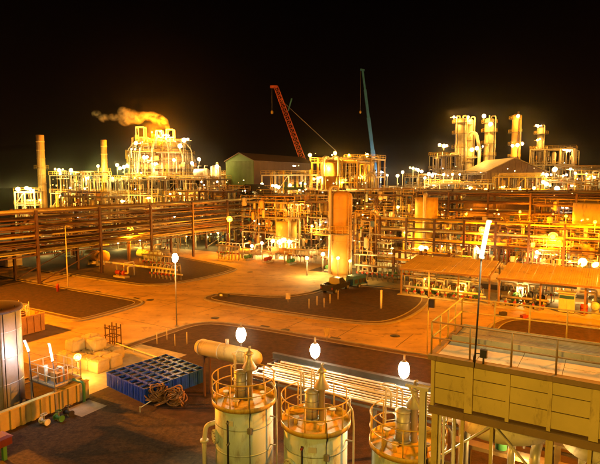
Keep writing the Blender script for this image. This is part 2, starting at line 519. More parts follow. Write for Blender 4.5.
def tube_lamp(base, top, length_dir, label, power, length=1.1, col='cool'):
    # fluorescent tube fitting on a thin pole
    base = Vector(base); top = Vector(top); d = Vector(length_dir).normalized()
    t = thing('tube_lamp', label, 'lamp', base, 0.0)
    q = top - base
    MB().cyl((0, 0, 0), q, 0.03, 8).build('pole', 'steel_dark', t)
    e = q + d * length
    MB().cyl(q + d * 0.05, e, 0.05, 12).build('tube', 'tube_glow', t)
    MB().bar(q + Vector((0, 0.09, 0)), e + Vector((0, 0.09, 0)), 0.10, 0.05).build('housing', 'white_paint', t)
    c1 = MB().cyl(q - d * 0.03, q + d * 0.05, 0.08, 10); c1.build('end_cap', 'white_paint', t)
    MB().cyl(e, e + d * 0.07, 0.08, 10).build('end_cap', 'white_paint', t)
    ld = bpy.data.lights.new('lamp_light', 'POINT'); ld.energy = power; ld.color = LAMPCOL[col]; ld.shadow_soft_size = 0.25
    lo = bpy.data.objects.new('lamp_light', ld); COL.objects.link(lo); lo.parent = t
    lo.location = q + d * length * 0.5 + Vector((0, -0.4, 0))
    return t

# ------------------------------------------------------------------ air cooler (foreground right)
CU, CV, CZ = -4.8, 16.5, 8.3
CL, CW, CB = 11.0, 3.9, 1.72           # length, depth, box height
ac = thing('air_cooler', 'ochre panelled air cooler box with railed top deck at right foreground', 'air cooler', G(CU, CV), None)
z0 = CZ - CB
MB().box(0.06, CL, 0.06, CW - 0.06, z0 + 0.02, CZ - 0.12).build('plenum_box', 'steel_brown', ac)  # dark backing colours in the shade lines between the panels
rows = [(z0 + 0.08, z0 + 0.59), (z0 + 0.62, z0 + 1.10), (z0 + 1.13, CZ - 0.17)]
pm = [MB().box(0.0, 1.09, -0.035, 0.0, 0, b - a).mesh('panel') for a, b in rows]
pside = [MB().box(-0.035, 0.0, 0.0, 1.2, 0, b - a).mesh('panel') for a, b in rows]
for i in range(9):
    for k, (a, b) in enumerate(rows):
        o = obj('panel', pm[k], 'ochre', ac)
        o.location = (0.06 + i * 1.16, 0.055 - random.uniform(0, 0.008), a)
        o.rotation_euler = (random.uniform(-0.006, 0.006), 0, 0)
for j in range(3):
    for k, (a, b) in enumerate(rows):
        o = obj('panel', pside[k], 'ochre', ac); o.location = (0.055, 0.1 + j * 1.24, a)
st = MB().box(-0.055, 0.055, -0.15, 0.02, 0, CB - 0.16).mesh('stiffener')
sw = MB().box(-0.12, 0.12, -0.17, 0.02, 0, CB - 0.2).mesh('stiffener')
for i in range(10):
    o = obj('stiffener', sw if i % 3 == 1 else st, 'ochre', ac); o.location = (0.03 + i * 1.16, 0.03, z0 + 0.03)
MB().box(-0.12, CL, -0.22, 0.05, CZ - 0.13, CZ + 0.03).build('edge_beam', 'ochre_dark', ac)
MB().box(-0.12, 0.06, 0.052, CW + 0.1, CZ - 0.13, CZ + 0.03).build('edge_beam', 'ochre_dark', ac)
MB().box(-0.08, CL, -0.14, 0.14, z0 - 0.24, z0 + 0.0).build('bottom_beam', 'ochre_dark', ac)
MB().box(-0.08, CL, CW - 0.2, CW + 0.08, z0 - 0.24, z0 + 0.0).build('bottom_beam', 'ochre_dark', ac)
MB().box(-0.10, 0.16, 0.145, CW - 0.21, z0 - 0.24, z0 + 0.0).build('bottom_beam', 'ochre_dark', ac)
# deck: pale plates in front, finned tube bundle behind
dp = MB().box(0, 1.22, 0, 1.02, 0, 0.03).mesh('deck_plate')
dp2 = MB().box(0, 1.22, 0, 0.92, 0, 0.03).mesh('deck_plate')
for i in range(9):
    for j, (me, y) in enumerate(((dp, 0.06), (dp2, 1.10))):
        o = obj('deck_plate', me, 'cream_paint', ac); o.location = (0.07 + i * 1.235, y, CZ - 0.115 + random.uniform(0, 0.012))
        o.rotation_euler = (0, random.uniform(-0.004, 0.004), 0)
MB().box(0.06, CL, 2.06, 2.16, CZ - 0.12, CZ + 0.12).build('bundle_frame', 'fin_grey', ac)
for i in range(9):
    MB().cyl((0.1, 2.28 + i * 0.165, CZ - 0.04), (CL, 2.28 + i * 0.165, CZ - 0.04), 0.07, 8).build('finned_tube', 'fin_grey', ac)
MB().box(0.06, CL, CW - 0.13, CW - 0.05, CZ - 0.12, CZ + 0.10).build('bundle_frame', 'fin_grey', ac)
# railings
def rail_run(parent, pts, h=1.1, mat_='yellow_paint', spacing=1.25, r=0.025, mid=True, toe=True, zoff=0.0, post_n=None):
    for a, b in zip(pts[:-1], pts[1:]):
        a = Vector(a); b = Vector(b)
        n = max(1, round((b - a).length / spacing)) if post_n is None else post_n
        for i in range(n + 1):
            q = a.lerp(b, i / n)
            MB().cyl(q, q + Vector((0, 0, h)), r * 1.15, 6).build('rail_post', mat_, parent)
        for hh in ([h, h * 0.52] if mid else [h]):
            MB().cyl(a + Vector((0, 0, hh)), b + Vector((0, 0, hh)), r, 6).build('handrail', mat_, parent)
        if toe:
            MB().bar(a + Vector((0, 0, 0.07)), b + Vector((0, 0, 0.07)), 0.012, 0.1).build('toe_board', mat_, parent)
rail_run(ac, [(-0.05, -0.05, CZ), (CL, -0.05, CZ)], 1.1, 'ochre_dark', 1.3, 0.028, toe=False)  # near rail given a darker colour, as if backlit
rail_run(ac, [(-0.05, CW, CZ), (CL, CW, CZ)], 1.1, 'yellow_paint', 1.3, 0.028, toe=False)
rail_run(ac, [(-0.05, -0.05, CZ), (-0.05, CW, CZ)], 1.1, 'yellow_paint', 0.95, 0.028, toe=False)
# legs, bracing, fan rings and motors under the box
for x in (0.12, 3.55, 7.0, 10.5):
    for y in (0.05, CW - 0.1):
        l = MB().box(x - 0.10, x + 0.10, y - 0.12, y - 0.105, 0, z0 - 0.242).box(x - 0.10, x + 0.10, y + 0.105, y + 0.12, 0, z0 - 0.242).box(x - 0.008, x + 0.008, y - 0.105, y + 0.105, 0, z0 - 0.242)
        l.build('leg', 'ochre', ac)
for x in (1.0, 1.9, 4.6, 5.6, 8.1, 9.1):
    MB().box(x - 0.05, x + 0.05, 0.0, 0.1, z0 - 2.2, z0 - 0.242).build('hanger', 'ochre', ac)
for xa, xb in ((0.2, 1.9), (3.5, 1.9), (3.6, 5.3), (6.95, 5.3), (7.05, 8.7), (10.4, 8.7)):
    MB().bar((xa, 0.2, z0 - 1.9), (xb, 0.2, z0 - 0.3), 0.09, 0.06).build('brace', 'cream_paint', ac)
MB().box(0, CL, 0.16, 0.26, z0 - 2.1, z0 - 1.95).build('lower_beam', 'ochre_dark', ac)
MB().box(0, CL, CW - 0.3, CW - 0.2, z0 - 2.1, z0 - 1.95).build('lower_beam', 'ochre_dark', ac)
for x in (1.9, 5.3, 8.7):
    fr = MB().lathe([(1.35, z0 - 0.9), (1.55, z0 - 1.0), (1.40, z0 - 0.75), (1.36, z0 - 0.30)], 32, (x, CW / 2, 0)).build('fan_ring', 'cream_paint', ac)
    hub = MB().cyl((x, CW / 2, z0 - 0.75), (x, CW / 2, z0 - 0.5), 0.22, 14).build('fan_hub', 'steel', ac)
    for k in range(6):
        a = k * math.pi / 3 + x
        c, s_ = math.cos(a), math.sin(a)
        MB().hexa([(x + c * .2 - s_ * .1, CW / 2 + s_ * .2 + c * .1, z0 - .66), (x + c * 1.28 - s_ * .16, CW / 2 + s_ * 1.28 + c * .16, z0 - .64), (x + c * 1.28 + s_ * .16, CW / 2 + s_ * 1.28 - c * .16, z0 - .58), (x + c * .2 + s_ * .1, CW / 2 + s_ * .2 - c * .1, z0 - .56),
                   (x + c * .2 - s_ * .1, CW / 2 + s_ * .2 + c * .1, z0 - .64), (x + c * 1.28 - s_ * .16, CW / 2 + s_ * 1.28 + c * .16, z0 - .62), (x + c * 1.28 + s_ * .16, CW / 2 + s_ * 1.28 - c * .16, z0 - .56), (x + c * .2 + s_ * .1, CW / 2 + s_ * .2 - c * .1, z0 - .54)]).build('fan_blade', 'fin_grey', ac)
    MB().cyl((x, CW / 2, z0 - 1.9), (x, CW / 2, z0 - 0.9), 0.20, 14).build('fan_motor', 'pump_green', ac)
    MB().box(x - 1.6, x + 1.6, CW / 2 - 0.22, CW / 2 + 0.22, z0 - 2.1, z0 - 1.96).build('motor_beam', 'ochre_dark', ac)
for i, x in enumerate((0.9, 2.4, 3.1, 4.4, 6.1, 7.6, 9.5)):
    MB().tube([(x, 0.75, z0 - 3.4), (x, 0.75, z0 - 1.2), (x, 2.6, z0 - 1.2)], 0.11 if i % 2 else 0.16, 10, 0.3).build('pipe', 'pipe_pale', ac)
MB().cyl((0.3, 0.9, z0 - 2.6), (CL, 0.9, z0 - 2.6), 0.24, 14).build('header_pipe', 'pipe_pale', ac)
MB().cyl((0.3, 1.7, z0 - 3.1), (CL, 1.7, z0 - 3.1), 0.30, 14).build('header_pipe', 'pipe_pale', ac)
# pipes and cables clipped along the front leg
for k, x in enumerate((0.30, 0.42, 0.75)):
    MB().cyl((x, -0.02, 0), (x, -0.02, z0 - 0.245), 0.04 + 0.02 * (k == 2), 8).build('conduit', 'cream_paint', ac)
# junction box on the front rail
jb = thing('junction_box', 'small dark junction box on stem at front edge of cooler deck', 'electrical box', G(CU + 1.62, CV - 0.175, CZ + 0.03 - 0.0), None)
MB().cyl((0, 0, -0.16), (0, 0, 0.22), 0.03, 8).build('stem', 'steel_dark', jb)
MB().box(-0.10, 0.10, -0.07, 0.07, 0.2, 0.45).build('box', 'steel_dark', jb)
MB().tube([(-0.1, 0, 0.3), (-0.24, 0, 0.3), (-0.3, 0, 0.18), (-0.3, 0, -0.1)], 0.018, 6, 0.08).build('conduit', 'steel_dark', jb)
# tube lamp standing on the front rail
tb = G(CU + 1.36, CV - 0.2, CZ - 0.12)
tt = D(481.5, 258, tb.y)
te = D(489, 222, tb.y)
tube_lamp(tb, tt, te - tt, 'bright fluorescent tube on tall thin pole at cooler deck rail', 300, (te - tt).length, 'bright')
# slim steel post beside the cooler leg
pq = thing('steel_post', 'slim cream steel post with bracket left of the cooler leg', 'post', G(-5.05, 16.35), None)
MB().box(-0.10, 0.10, -0.10, -0.085, 0, 7.1).box(-0.10, 0.10, 0.085, 0.10, 0, 7.1).box(-0.008, 0.008, -0.085, 0.085, 0, 7.1).build('column', 'cream_paint', pq)
MB().box(-0.2, 0.2, -0.14, 0.14, 7.1, 7.2).build('cap_plate', 'cream_paint', pq)
MB().bar((-0.05, 0, 6.3), (-0.5, 0, 7.1), 0.06).build('bracket', 'cream_paint', pq)
MB().bar((-0.62, 0, 7.13), (0.0, 0, 7.13), 0.1, 0.06).build('bracket', 'cream_paint', pq)
# bulkhead lamps under the cooler
for i, (x, y) in enumerate(((2.6, 2.2), (6.3, 2.4), (9.7, 2.2))):
    lamp(G(CU + x, CV + y, z0 - 1.55), 'warm bulkhead lamp under the cooler, %s from the left' % ORD[i], 'white', 130, 0.12, 'stalk', 0.45, name='bulkhead_lamp')

# ------------------------------------------------------------------ three vessels
VTOP = 4.25
VR = 1.3
def vessel(u, v, label, elbow, n_seed):
    t = thing('vertical_vessel', label, 'vessel', G(u, v), None, 'row of railed vessels in the foreground')
    MB().lathe([(VR, 0.0), (VR, VTOP - 0.08)], 48).build('shell', 'sage', t)
    MB().lathe([(VR + 0.012, VTOP - 0.95), (VR + 0.012, VTOP - 0.88)], 48).build('weld_band', 'sage', t)
    MB().lathe([(VR + 0.012, VTOP - 2.1), (VR + 0.012, VTOP - 2.03)], 48).build('weld_band', 'sage', t)
    MB().lathe([(0.001, VTOP - 0.02), (VR * 0.6, VTOP - 0.04), (VR - 0.01, VTOP - 0.079)], 40).build('roof', 'yellow_paint', t)
    MB().lathe([(VR + 0.0, VTOP - 0.10), (VR + 0.13, VTOP - 0.10), (VR + 0.13, VTOP + 0.10), (VR + 0.11, VTOP + 0.10), (VR + 0.11, VTOP - 0.05), (VR, VTOP - 0.05)], 48).build('rim', 'yellow_paint', t)
    R = VR + 0.10
    gap0, gap1 = math.radians(118), math.radians(152)     # ladder opening at the back left
    for k in range(11):
        a = gap1 + (2 * math.pi - (gap1 - gap0)) * k / 10
        p = Vector((R * math.cos(a), R * math.sin(a), VTOP))
        MB().cyl(p, p + Vector((0, 0, 1.1)), 0.027, 6).build('rail_post', 'yellow_paint', t)
    for hh in (1.1, 0.58):
        MB().arc((0, 0, VTOP + hh), R, 0.025, gap1, gap1 + 2 * math.pi - (gap1 - gap0), 40, 6).build('handrail', 'yellow_paint', t)
    # ladder with hooped rails that pass the platform
    am = (gap0 + gap1) / 2
    e = Vector((math.cos(am), math.sin(am), 0)); sd_ = Vector((-e.y, e.x, 0))
    for sgn in (-1, 1):
        c = e * (R + 0.12) + sd_ * 0.24 * sgn
        MB().tube([c + Vector((0, 0, 0.2)), c + Vector((0, 0, VTOP + 1.55)), c - e * 0.5 + Vector((0, 0, VTOP + 1.55)), c - e * 0.5 + Vector((0, 0, VTOP + 0.9))], 0.035, 6, 0.15).build('ladder_rail', 'cream_paint', t)
    for k in range(18):
        z = 0.5 + k * 0.3
        a = e * (R + 0.12) - sd_ * 0.24; b = e * (R + 0.12) + sd_ * 0.24
        MB().cyl(a + Vector((0, 0, z)), b + Vector((0, 0, z)), 0.016, 5).build('ladder_rung', 'cream_paint', t)
    for zz in (VTOP + 0.2, VTOP + 0.85, VTOP + 1.45):
        cc = e * (R + 0.12)
        pts = [cc + sd_ * 0.24 + Vector((0, 0, zz)), cc + sd_ * 0.36 + e * 0.4 + Vector((0, 0, zz)), cc + e * 0.68 + Vector((0, 0, zz)), cc - sd_ * 0.36 + e * 0.4 + Vector((0, 0, zz)), cc - sd_ * 0.24 + Vector((0, 0, zz))]
        MB().tube(pts, 0.02, 5, 0.25).build('cage_hoop', 'cream_paint', t)
    # silencer pot and capped vent pipe
    px_, py_ = -0.22, 0.05
    pot = MB().lathe([(0.27, VTOP - 0.05), (0.27, VTOP + 1.12)], 24, (px_, py_, 0)).build('silencer_pot', 'cladding', t)
    MB().lathe([(0.30, VTOP + 1.13), (0.30, VTOP + 1.17), (0.05, VTOP + 1.27)], 24, (px_, py_, 0)).build('lid', 'cladding', pot)
    MB().lathe([(0.33, VTOP - 0.05), (0.33, VTOP + 0.06)], 24, (px_, py_, 0)).build('flange', 'steel', pot)
    for hh in (0.35, 0.75):
        MB().lathe([(0.278, VTOP + hh), (0.285, VTOP + hh + 0.02), (0.278, VTOP + hh + 0.04)], 24, (px_, py_, 0)).build('band', 'steel', pot)
    vx, vy = 0.17, 0.2
    vp = MB().lathe([(0.13, VTOP - 0.05), (0.13, VTOP + 1.25), (0.30, VTOP + 1.32), (0.32, VTOP + 1.40), (0.13, VTOP + 1.72), (0.10, VTOP + 2.0)], 20, (vx, vy, 0)).build('vent_pipe', 'cladding', t)
    MB().lathe([(0.19, VTOP + 2.0), (0.19, VTOP + 2.05), (0.07, VTOP + 2.16)], 16, (vx, vy, 0)).build('rain_cap', 'cladding', vp)
    MB().tube([(vx, vy, VTOP + 2.1), (vx, vy, VTOP + 2.32), (vx + 0.12, vy - 0.1, VTOP + 2.38)], 0.05, 8, 0.1).build('vent_tip', 'cladding', vp)
    # nozzles and valves on the roof
    for k in range(4):
        a = 0.6 + k * 1.45 + n_seed
        p = Vector((0.85 * math.cos(a), 0.85 * math.sin(a), VTOP - 0.06))
        nz = MB().cyl(p, p + Vector((0, 0, 0.28)), 0.08, 10).build('nozzle', 'yellow_paint', t)
        MB().cyl(p + Vector((0, 0, 0.28)), p + Vector((0, 0, 0.33)), 0.14, 12).build('blind_flange', 'cream_paint', nz)
    # down pipe on the right side
    ea = math.radians(8)
    d = Vector((math.cos(ea), math.sin(ea), 0))
    MB().tube([d * (R - 0.05) + Vector((0, 0, VTOP + 0.95)), d * (R + 0.16) + Vector((0, 0, VTOP + 0.7)), d * (R + 0.22) + Vector((0, 0, VTOP + 0.1)), d * (R + 0.22) + Vector((0, 0, 0.2))], 0.04, 8, 0.1).build('down_pipe', 'cream_paint', t)
    for zz in (VTOP - 0.6, VTOP - 1.9):
        MB().bar(d * (VR - 0.02) + Vector((0, 0, zz)), d * (R + 0.22) + Vector((0, 0, zz)), 0.05, 0.05).build('pipe_clip', 'steel', t)
    # level gauge, manway and cable on the front
    for aa, nm in ((-1.45, 'level_gauge'),):
        g0 = Vector((math.cos(aa), math.sin(aa), 0))
        MB().cyl(g0 * (VR + 0.12) + Vector((0, 0, VTOP - 2.6)), g0 * (VR + 0.12) + Vector((0, 0, VTOP - 0.45)), 0.035, 8).build(nm, 'steel_dark', t)
        for zz in (VTOP - 2.5, VTOP - 1.5, VTOP - 0.55):
            MB().cyl(g0 * (VR - 0.02) + Vector((0, 0, zz)), g0 * (VR + 0.17) + Vector((0, 0, zz)), 0.05, 8).build('gauge_valve', 'red_paint' if n_seed else 'steel', t)
    ga = -2.15 + n_seed * 0.5
    g0 = Vector((math.cos(ga), math.sin(ga), 0)); sd2 = Vector((-g0.y, g0.x, 0))
    mw = MB().cyl(g0 * (VR - 0.05) + Vector((0, 0, VTOP - 1.5)), g0 * (VR + 0.14) + Vector((0, 0, VTOP - 1.5)), 0.30, 18).build('manway', 'sage', t)
    for q in range(12):
        b_ = 2 * math.pi * q / 12
        c_ = g0 * (VR + 0.13) + sd2 * 0.25 * math.cos(b_) + Vector((0, 0, VTOP - 1.5 + 0.25 * math.sin(b_)))
        MB().cyl(c_, c_ + g0 * 0.05, 0.022, 6).build('bolt', 'steel', mw)
    pl_ = Vector((math.cos(ga + 0.75), math.sin(ga + 0.75), 0)); ps_ = Vector((-pl_.y, pl_.x, 0))
    MB().bar(pl_ * (VR + 0.02) - ps_ * 0.16 + Vector((0, 0, VTOP - 0.6)), pl_ * (VR + 0.02) + ps_ * 0.16 + Vector((0, 0, VTOP - 0.6)), 0.02, 0.22).build('name_plate', 'pale_sheet', t)
    ce = Vector((math.cos(-0.75), math.sin(-0.75), 0))
    MB().tube([ce * (R - 0.02) + Vector((0, 0, VTOP + 0.5)), ce * (R + 0.05) + Vector((0, 0, VTOP - 0.1)), ce * (VR + 0.03) + Vector((0, 0, VTOP - 0.4)), ce * (VR + 0.03) + Vector((0, 0, 0.3))], 0.018, 6, 0.1).build('cable', 'rubber', t)
    jq = ce * (VR + 0.08) + Vector((0, 0, VTOP - 0.9))
    MB().box(jq.x - 0.09, jq.x + 0.09, jq.y - 0.07, jq.y + 0.07, jq.z - 0.12, jq.z + 0.12).build('junction_box', 'steel', t)
    if elbow:
        w = Vector((math.cos(math.radians(212)), math.sin(math.radians(212)), 0))
        MB().tube([w * (VR - 0.05) + Vector((0, 0, VTOP - 1.12)), w * (VR + 0.42) + Vector((0, 0, VTOP - 1.25)), w * (VR + 0.52) + Vector((0, 0, VTOP - 2.0)), w * (VR + 0.52) + Vector((0, 0, 0.2))], 0.105, 12, 0.3).build('elbow_pipe', 'white_paint', t)
        MB().cyl(w * (VR + 0.52) + Vector((0, 0, VTOP - 2.02)), w * (VR + 0.52) + Vector((0, 0, VTOP - 1.93)), 0.19, 14).build('flange', 'white_paint', t)
    return t
vessel(-13.75, 18.0, 'sage vessel with white elbow pipe, leftmost of the three railed vessels', True, 0.0)
vessel(-9.95, 17.8, 'middle one of three sage vessels with yellow railed tops', False, 0.5)
vessel(-6.12, 18.0, 'railed sage vessel partly behind the cooler legs, rightmost of three', False, 1.0)

# ------------------------------------------------------------------ pipe bridge behind the vessels
pb = thing('pipe_bridge', 'low pipe bridge with white pipes running behind the three vessels', 'pipe bridge', G(-16.3, 21.2), None)
BL = 19.0
ZB = 4.14
bm_ = MB().box(0, BL, 2.77, 3.03, ZB - 0.02, ZB).box(0, BL, 2.77, 3.03, ZB - 0.34, ZB - 0.32).box(0, BL, 2.89, 2.91, ZB - 0.32, ZB - 0.02)
bm_.build('girder', 'girder_grey', pb)
MB().box(0, BL, -0.05, 0.05, ZB - 0.5, ZB - 0.40).build('edge_angle', 'girder_grey', pb)
for k in range(6):
    x = 0.3 + k * 3.6
    for y in (0.0, 2.9):
        MB().box(x - 0.09, x + 0.09, y - 0.09, y + 0.09, 0, ZB - (0.502 if y < 1 else 0.345)).build('post', 'girder_grey', pb)
    MB().box(x - 0.07, x + 0.07, 0.1, 2.8, ZB - 0.5, ZB - 0.36).build('cross_beam', 'girder_grey', pb)
for k in range(9):
    r = 0.045 + 0.02 * (k % 4 == 0)
    MB().cyl((0.3 + 0.25 * (k % 3), 0.2 + k * 0.29, ZB - 0.36 + r), (BL, 0.2 + k * 0.29, ZB - 0.36 + r), r, 8).build('pipe', 'white_paint', pb)
# horizontal drum left of the bridge
hd = thing('horizontal_drum', 'rounded tan horizontal drum on saddles behind the leftmost vessel', 'drum', G(-22.9, 24.9), None)
dr = 0.52
zc_ = 3.2
MB().lathe([(0.001, 0.0), (dr * 0.45, 0.06), (dr * 0.8, 0.22), (dr, 0.5), (dr, 4.7), (dr * 0.8, 4.98), (dr * 0.45, 5.14), (0.001, 5.2)], 28, (0, 0, zc_), 'x').build('shell', 'ochre', hd)
for x in (0.9, 4.2):
    MB().box(x - 0.06, x + 0.06, -0.34, -0.22, 0.0, zc_ - 0.36).box(x - 0.06, x + 0.06, 0.22, 0.34, 0.0, zc_ - 0.36).box(x - 0.08, x + 0.08, -0.4, 0.4, zc_ - 0.6, zc_ - 0.38).build('saddle', 'steel_brown', hd)
MB().cyl((2.6, 0, zc_ + 0.55), (2.6, 0, zc_ + 0.85), 0.12, 12).build('nozzle', 'cream_paint', hd)
for x in (0.5, 2.1, 3.6):
    MB().lathe([(dr + .012, x), (dr + .012, x + 0.08)], 28, (0, 0, zc_), 'x').build('weld_band', 'cream_paint', hd)
# lamps on the bridge
for px_, py_, lab in ((241, 333, 'bright white lamp glowing above the leftmost vessel'), (315, 349, 'bright white lamp glowing above the middle vessel'), (404, 368, 'bright white lamp glowing above the rightmost vessel')):
    r = ray(px_, py_)
    n = Vector((-SA, CA)); t_ = 23.6 / (r.x * n.x + r.y * n.y)   # the point of that sight line over the bridge girder
    p = Vector((0, 0, CAM_H)) + r * t_
    lamp(p, lab, 'bright', 1500, 0.3, 'stalk', p.z - ZB, name='bridge_lamp', style='hang', beam=100)
# small yellow sign board behind the bridge
sg = thing('yellow_sign', 'small blank yellow sign board on a post by the kerb', 'sign', P(327, 341), None)
MB().cyl((0, 0, 0), (0, 0, 0.9), 0.03, 6).build('post', 'steel', sg)
MB().box(-0.28, 0.28, -0.05, -0.03, 0.45, 1.2).build('board', 'yellow_paint', sg)
# ------------------------------------------------------------------ blue crates
CR = math.radians(-31 - 9)
corner = P(107, 387)
cs_me = MB()
w, d_, h = 0.58, 0.62, 0.98
cs_me.box(0, w, 0, 0.03, 0.0, h).box(0, w, d_ - 0.03, d_, 0.0, h).box(0, 0.03, 0.031, d_ - 0.031, 0.0, h).box(w - 0.03, w, 0.031, d_ - 0.031, 0.0, h)
cs_me.box(0.031, w - 0.031, 0.031, d_ - 0.031, 0.02, h - 0.16)
cs_me = cs_me.mesh('shell')
cr_me = MB()
for x in (0.13, 0.30, 0.47):
    cr_me.box(x - 0.03, x + 0.03, -0.022, -0.001, 0.06, h - 0.1)
for y in (0.12, 0.31, 0.5):
    cr_me.box(w + 0.001, w + 0.018, y - 0.03, y + 0.03, 0.06, h - 0.1)
cr_me.box(-0.012, w + 0.02, -0.026, -0.001, h - 0.08, h - 0.02)
cr_me = cr_me.mesh('ribs')
cl_me = MB().box(0.035, w - 0.035, 0.035, d_ - 0.035, h - 0.159, h - 0.10).mesh('black_cover')
NX, NY = 7, 7
for j in range(NY):
    for i in range(NX):
        lab = 'blue plastic crate with black cover, %s row from the front, %s from the left' % (ORD[j], ORD[i])
        loc = corner + Vector((math.cos(CR) * i * 0.655 - math.sin(CR) * j * 0.70, math.sin(CR) * i * 0.655 + math.cos(CR) * j * 0.70, 0.07))
        t = thing('blue_crate', lab, 'crate', loc, CR + random.uniform(-0.025, 0.025), 'blue crates stacked in a block on the yard')
        obj('shell', cs_me, 'blue_plastic', t)
        obj('ribs', cr_me, 'blue_plastic', t)
        o = obj('black_cover', cl_me, 'black_lid', t); o.location = (0, 0, random.uniform(-0.05, 0.02))

# ------------------------------------------------------------------ heap of hoses beside the crates
hp = thing('hose_heap', 'tangled heap of rust brown hose coils beside the blue crates', 'hose heap', P(166, 404), None)
for c0 in ((-0.75, -0.1, 0.52), (0.55, 0.25, 0.50)):
    for k in range(22):
        me = MB().arc((0, 0, 0), random.uniform(0.34, 0.62), 0.05, 0, 2 * math.pi, 18, 5).mesh('coil')
        o = obj('coil', me, 'hose', hp)
        o.location = (c0[0] + random.uniform(-0.18, 0.18), c0[1] + random.uniform(-0.18, 0.18), c0[2] + random.uniform(-0.05, 0.2))
        o.rotation_euler = (random.uniform(-0.9, 0.9), random.uniform(-0.9, 0.9), 0)
for k in range(6):
    a = random.uniform(0, 6.28)
    pts = [(random.uniform(-1.2, 1.0), random.uniform(-0.4, 0.5), 0.15), (random.uniform(-1, 1), random.uniform(-0.5, 0.5), random.uniform(0.6, 0.95)), (random.uniform(-1, 1.2), random.uniform(-0.5, 0.6), random.uniform(0.3, 0.8)), (random.uniform(-1.3, 1.3), random.uniform(-0.8, 0.6), 0.12)]
    MB().tube(pts, 0.05, 6, 0.5).build('hose_end', 'hose', hp)

# ------------------------------------------------------------------ low white barrier round the crates
bar_ = thing('barrier_rail', 'long thin white barrier rail on low stands behind the blue crates', 'barrier', P(115, 346), 0.0)
o0 = P(115, 346)
A_, B_, C_ = P(115, 343, 0.35), P(198, 371, 0.35), P(140, 408, 0.35)
MB().cyl(A_ - o0, B_ - o0, 0.05, 8).build('rail', 'white_paint', bar_)
for k in range(5):
    q = A_.lerp(B_, k / 4) - o0
    MB().box(q.x - 0.03, q.x + 0.03, q.y - 0.03, q.y + 0.03, 0, q.z).build('stand', 'white_paint', bar_)
bar2 = thing('barrier_rail', 'thin white barrier rail along the near side of the blue crates', 'barrier', P(140, 410), 0.0)
o1 = P(140, 410)
MB().cyl(B_ - o1 + Vector((0.1, 0, 0)), C_ - o1, 0.028, 8).build('rail', 'white_paint', bar2)
for k in range(4):
    q = B_.lerp(C_, k / 3) - o1 + Vector((0.1 if k == 0 else 0, 0, 0))
    MB().box(q.x - 0.025, q.x + 0.025, q.y - 0.025, q.y + 0.025, 0, q.z + 0.1).build('stand', 'white_paint', bar2)

# ------------------------------------------------------------------ brown steel rack
rk = thing('steel_rack', 'rust brown open steel rack standing behind the bulk bags', 'rack', G(-35.6, 28.6), None)
for x in (-0.55, 0.0, 0.55):
    for y in (-0.35, 0.35):
        MB().box(x - 0.035, x + 0.035, y - 0.035, y + 0.035, 0, 1.9).build('upright', 'steel_brown', rk)
for z in (0.25, 0.95, 1.6):
    for y in (-0.35, 0.35):
        MB().box(-0.62, 0.62, y - 0.055, y + 0.0, z - 0.04, z + 0.04).build('crossbar', 'steel_brown', rk)
    for x in (-0.55, 0.55):
        MB().box(x - 0.02, x + 0.02, -0.31, 0.29, z - 0.03, z + 0.03).build('side_bar', 'steel_brown', rk)

# ------------------------------------------------------------------ bulk bags
def bag_mesh(seed):
    rnd = random.Random(seed)
    m = MB(); n = 24
    lv = [(0.50, 0.0), (0.54, 0.03), (0.56, 0.2), (0.555, 0.5), (0.55, 0.74), (0.52, 0.81), (0.30, 0.84), (0.10, 0.855), (0.02, 0.86)]
    vs_ = []
    for s_, z in lv:
        for i in range(n):
            t = 2 * math.pi * i / n
            c, s2 = math.cos(t), math.sin(t)
            e = 0.2
            x = math.copysign(abs(c) ** e, c) * s_ * (1 + rnd.uniform(-0.03, 0.03))
            y = math.copysign(abs(s2) ** e, s2) * s_ * (1 + rnd.uniform(-0.03, 0.03))
            vs_.append((x, y, z + rnd.uniform(-0.02, 0.02) * (z > 0.05)))
    fs = []
    for k in range(len(lv) - 1):
        for i in range(n):
            fs.append((k * n + i, k * n + (i + 1) % n, (k + 1) * n + (i + 1) % n, (k + 1) * n + i))
    m._add(vs_, fs, [True] * len(fs))
    return m.mesh('bag')
bms = [bag_mesh(i) for i in range(4)]
strap = MB()
for x in (-0.4, 0.4):
    for y in (-0.4, 0.4):
        strap.tube([(x - 0.06, y, 0.7), (x - 0.02, y, 0.95), (x + 0.08, y, 0.95), (x + 0.1, y, 0.7)], 0.018, 4, 0.05)
strap = strap.mesh('lifting_loops')
spots = [(-35.3 + 1.2 * i, 24.1 + 1.2 * j, 0) for j, m in enumerate((4, 4, 3)) for i in range(m)] + [(-35.2, 24.7, 0.86), (-35.2, 26.1, 0.86), (-34.0, 25.7, 0.86)]
RN = ['front', 'front', 'front', 'front', 'middle', 'middle', 'middle', 'middle', 'back', 'back', 'back']
CNT = {}
for i, (u, v, z) in enumerate(spots):
    rn = RN[i] if i < len(RN) else 'upper'
    CNT[rn] = CNT.get(rn, 0) + 1
    lab = 'tan bulk bag, %s from the left in the %s row of the pile' % (ORD[CNT[rn] - 1], rn) if rn != 'upper' else 'tan bulk bag on top of the bag pile, %s from the left' % ORD[CNT[rn] - 1]
    zz = 0.075 if u > -33.8 and z == 0 else (0.072 if z == 0 else z)
    t = thing('bulk_bag', lab, 'bulk bag', G(u, v, zz), ANG + random.uniform(-0.06, 0.06), 'pile of tan bulk bags')
    obj('bag', bms[i % 4], 'bag_cloth', t)
    obj('lifting_loops', strap, 'bag_cloth', t)
lamp(D(77.5, 357, 35.8), 'bright warm lamp on a short post beside the bulk bags', 'warm', 550, 0.25, 'pole', base=0.07, name='yard_lamp')

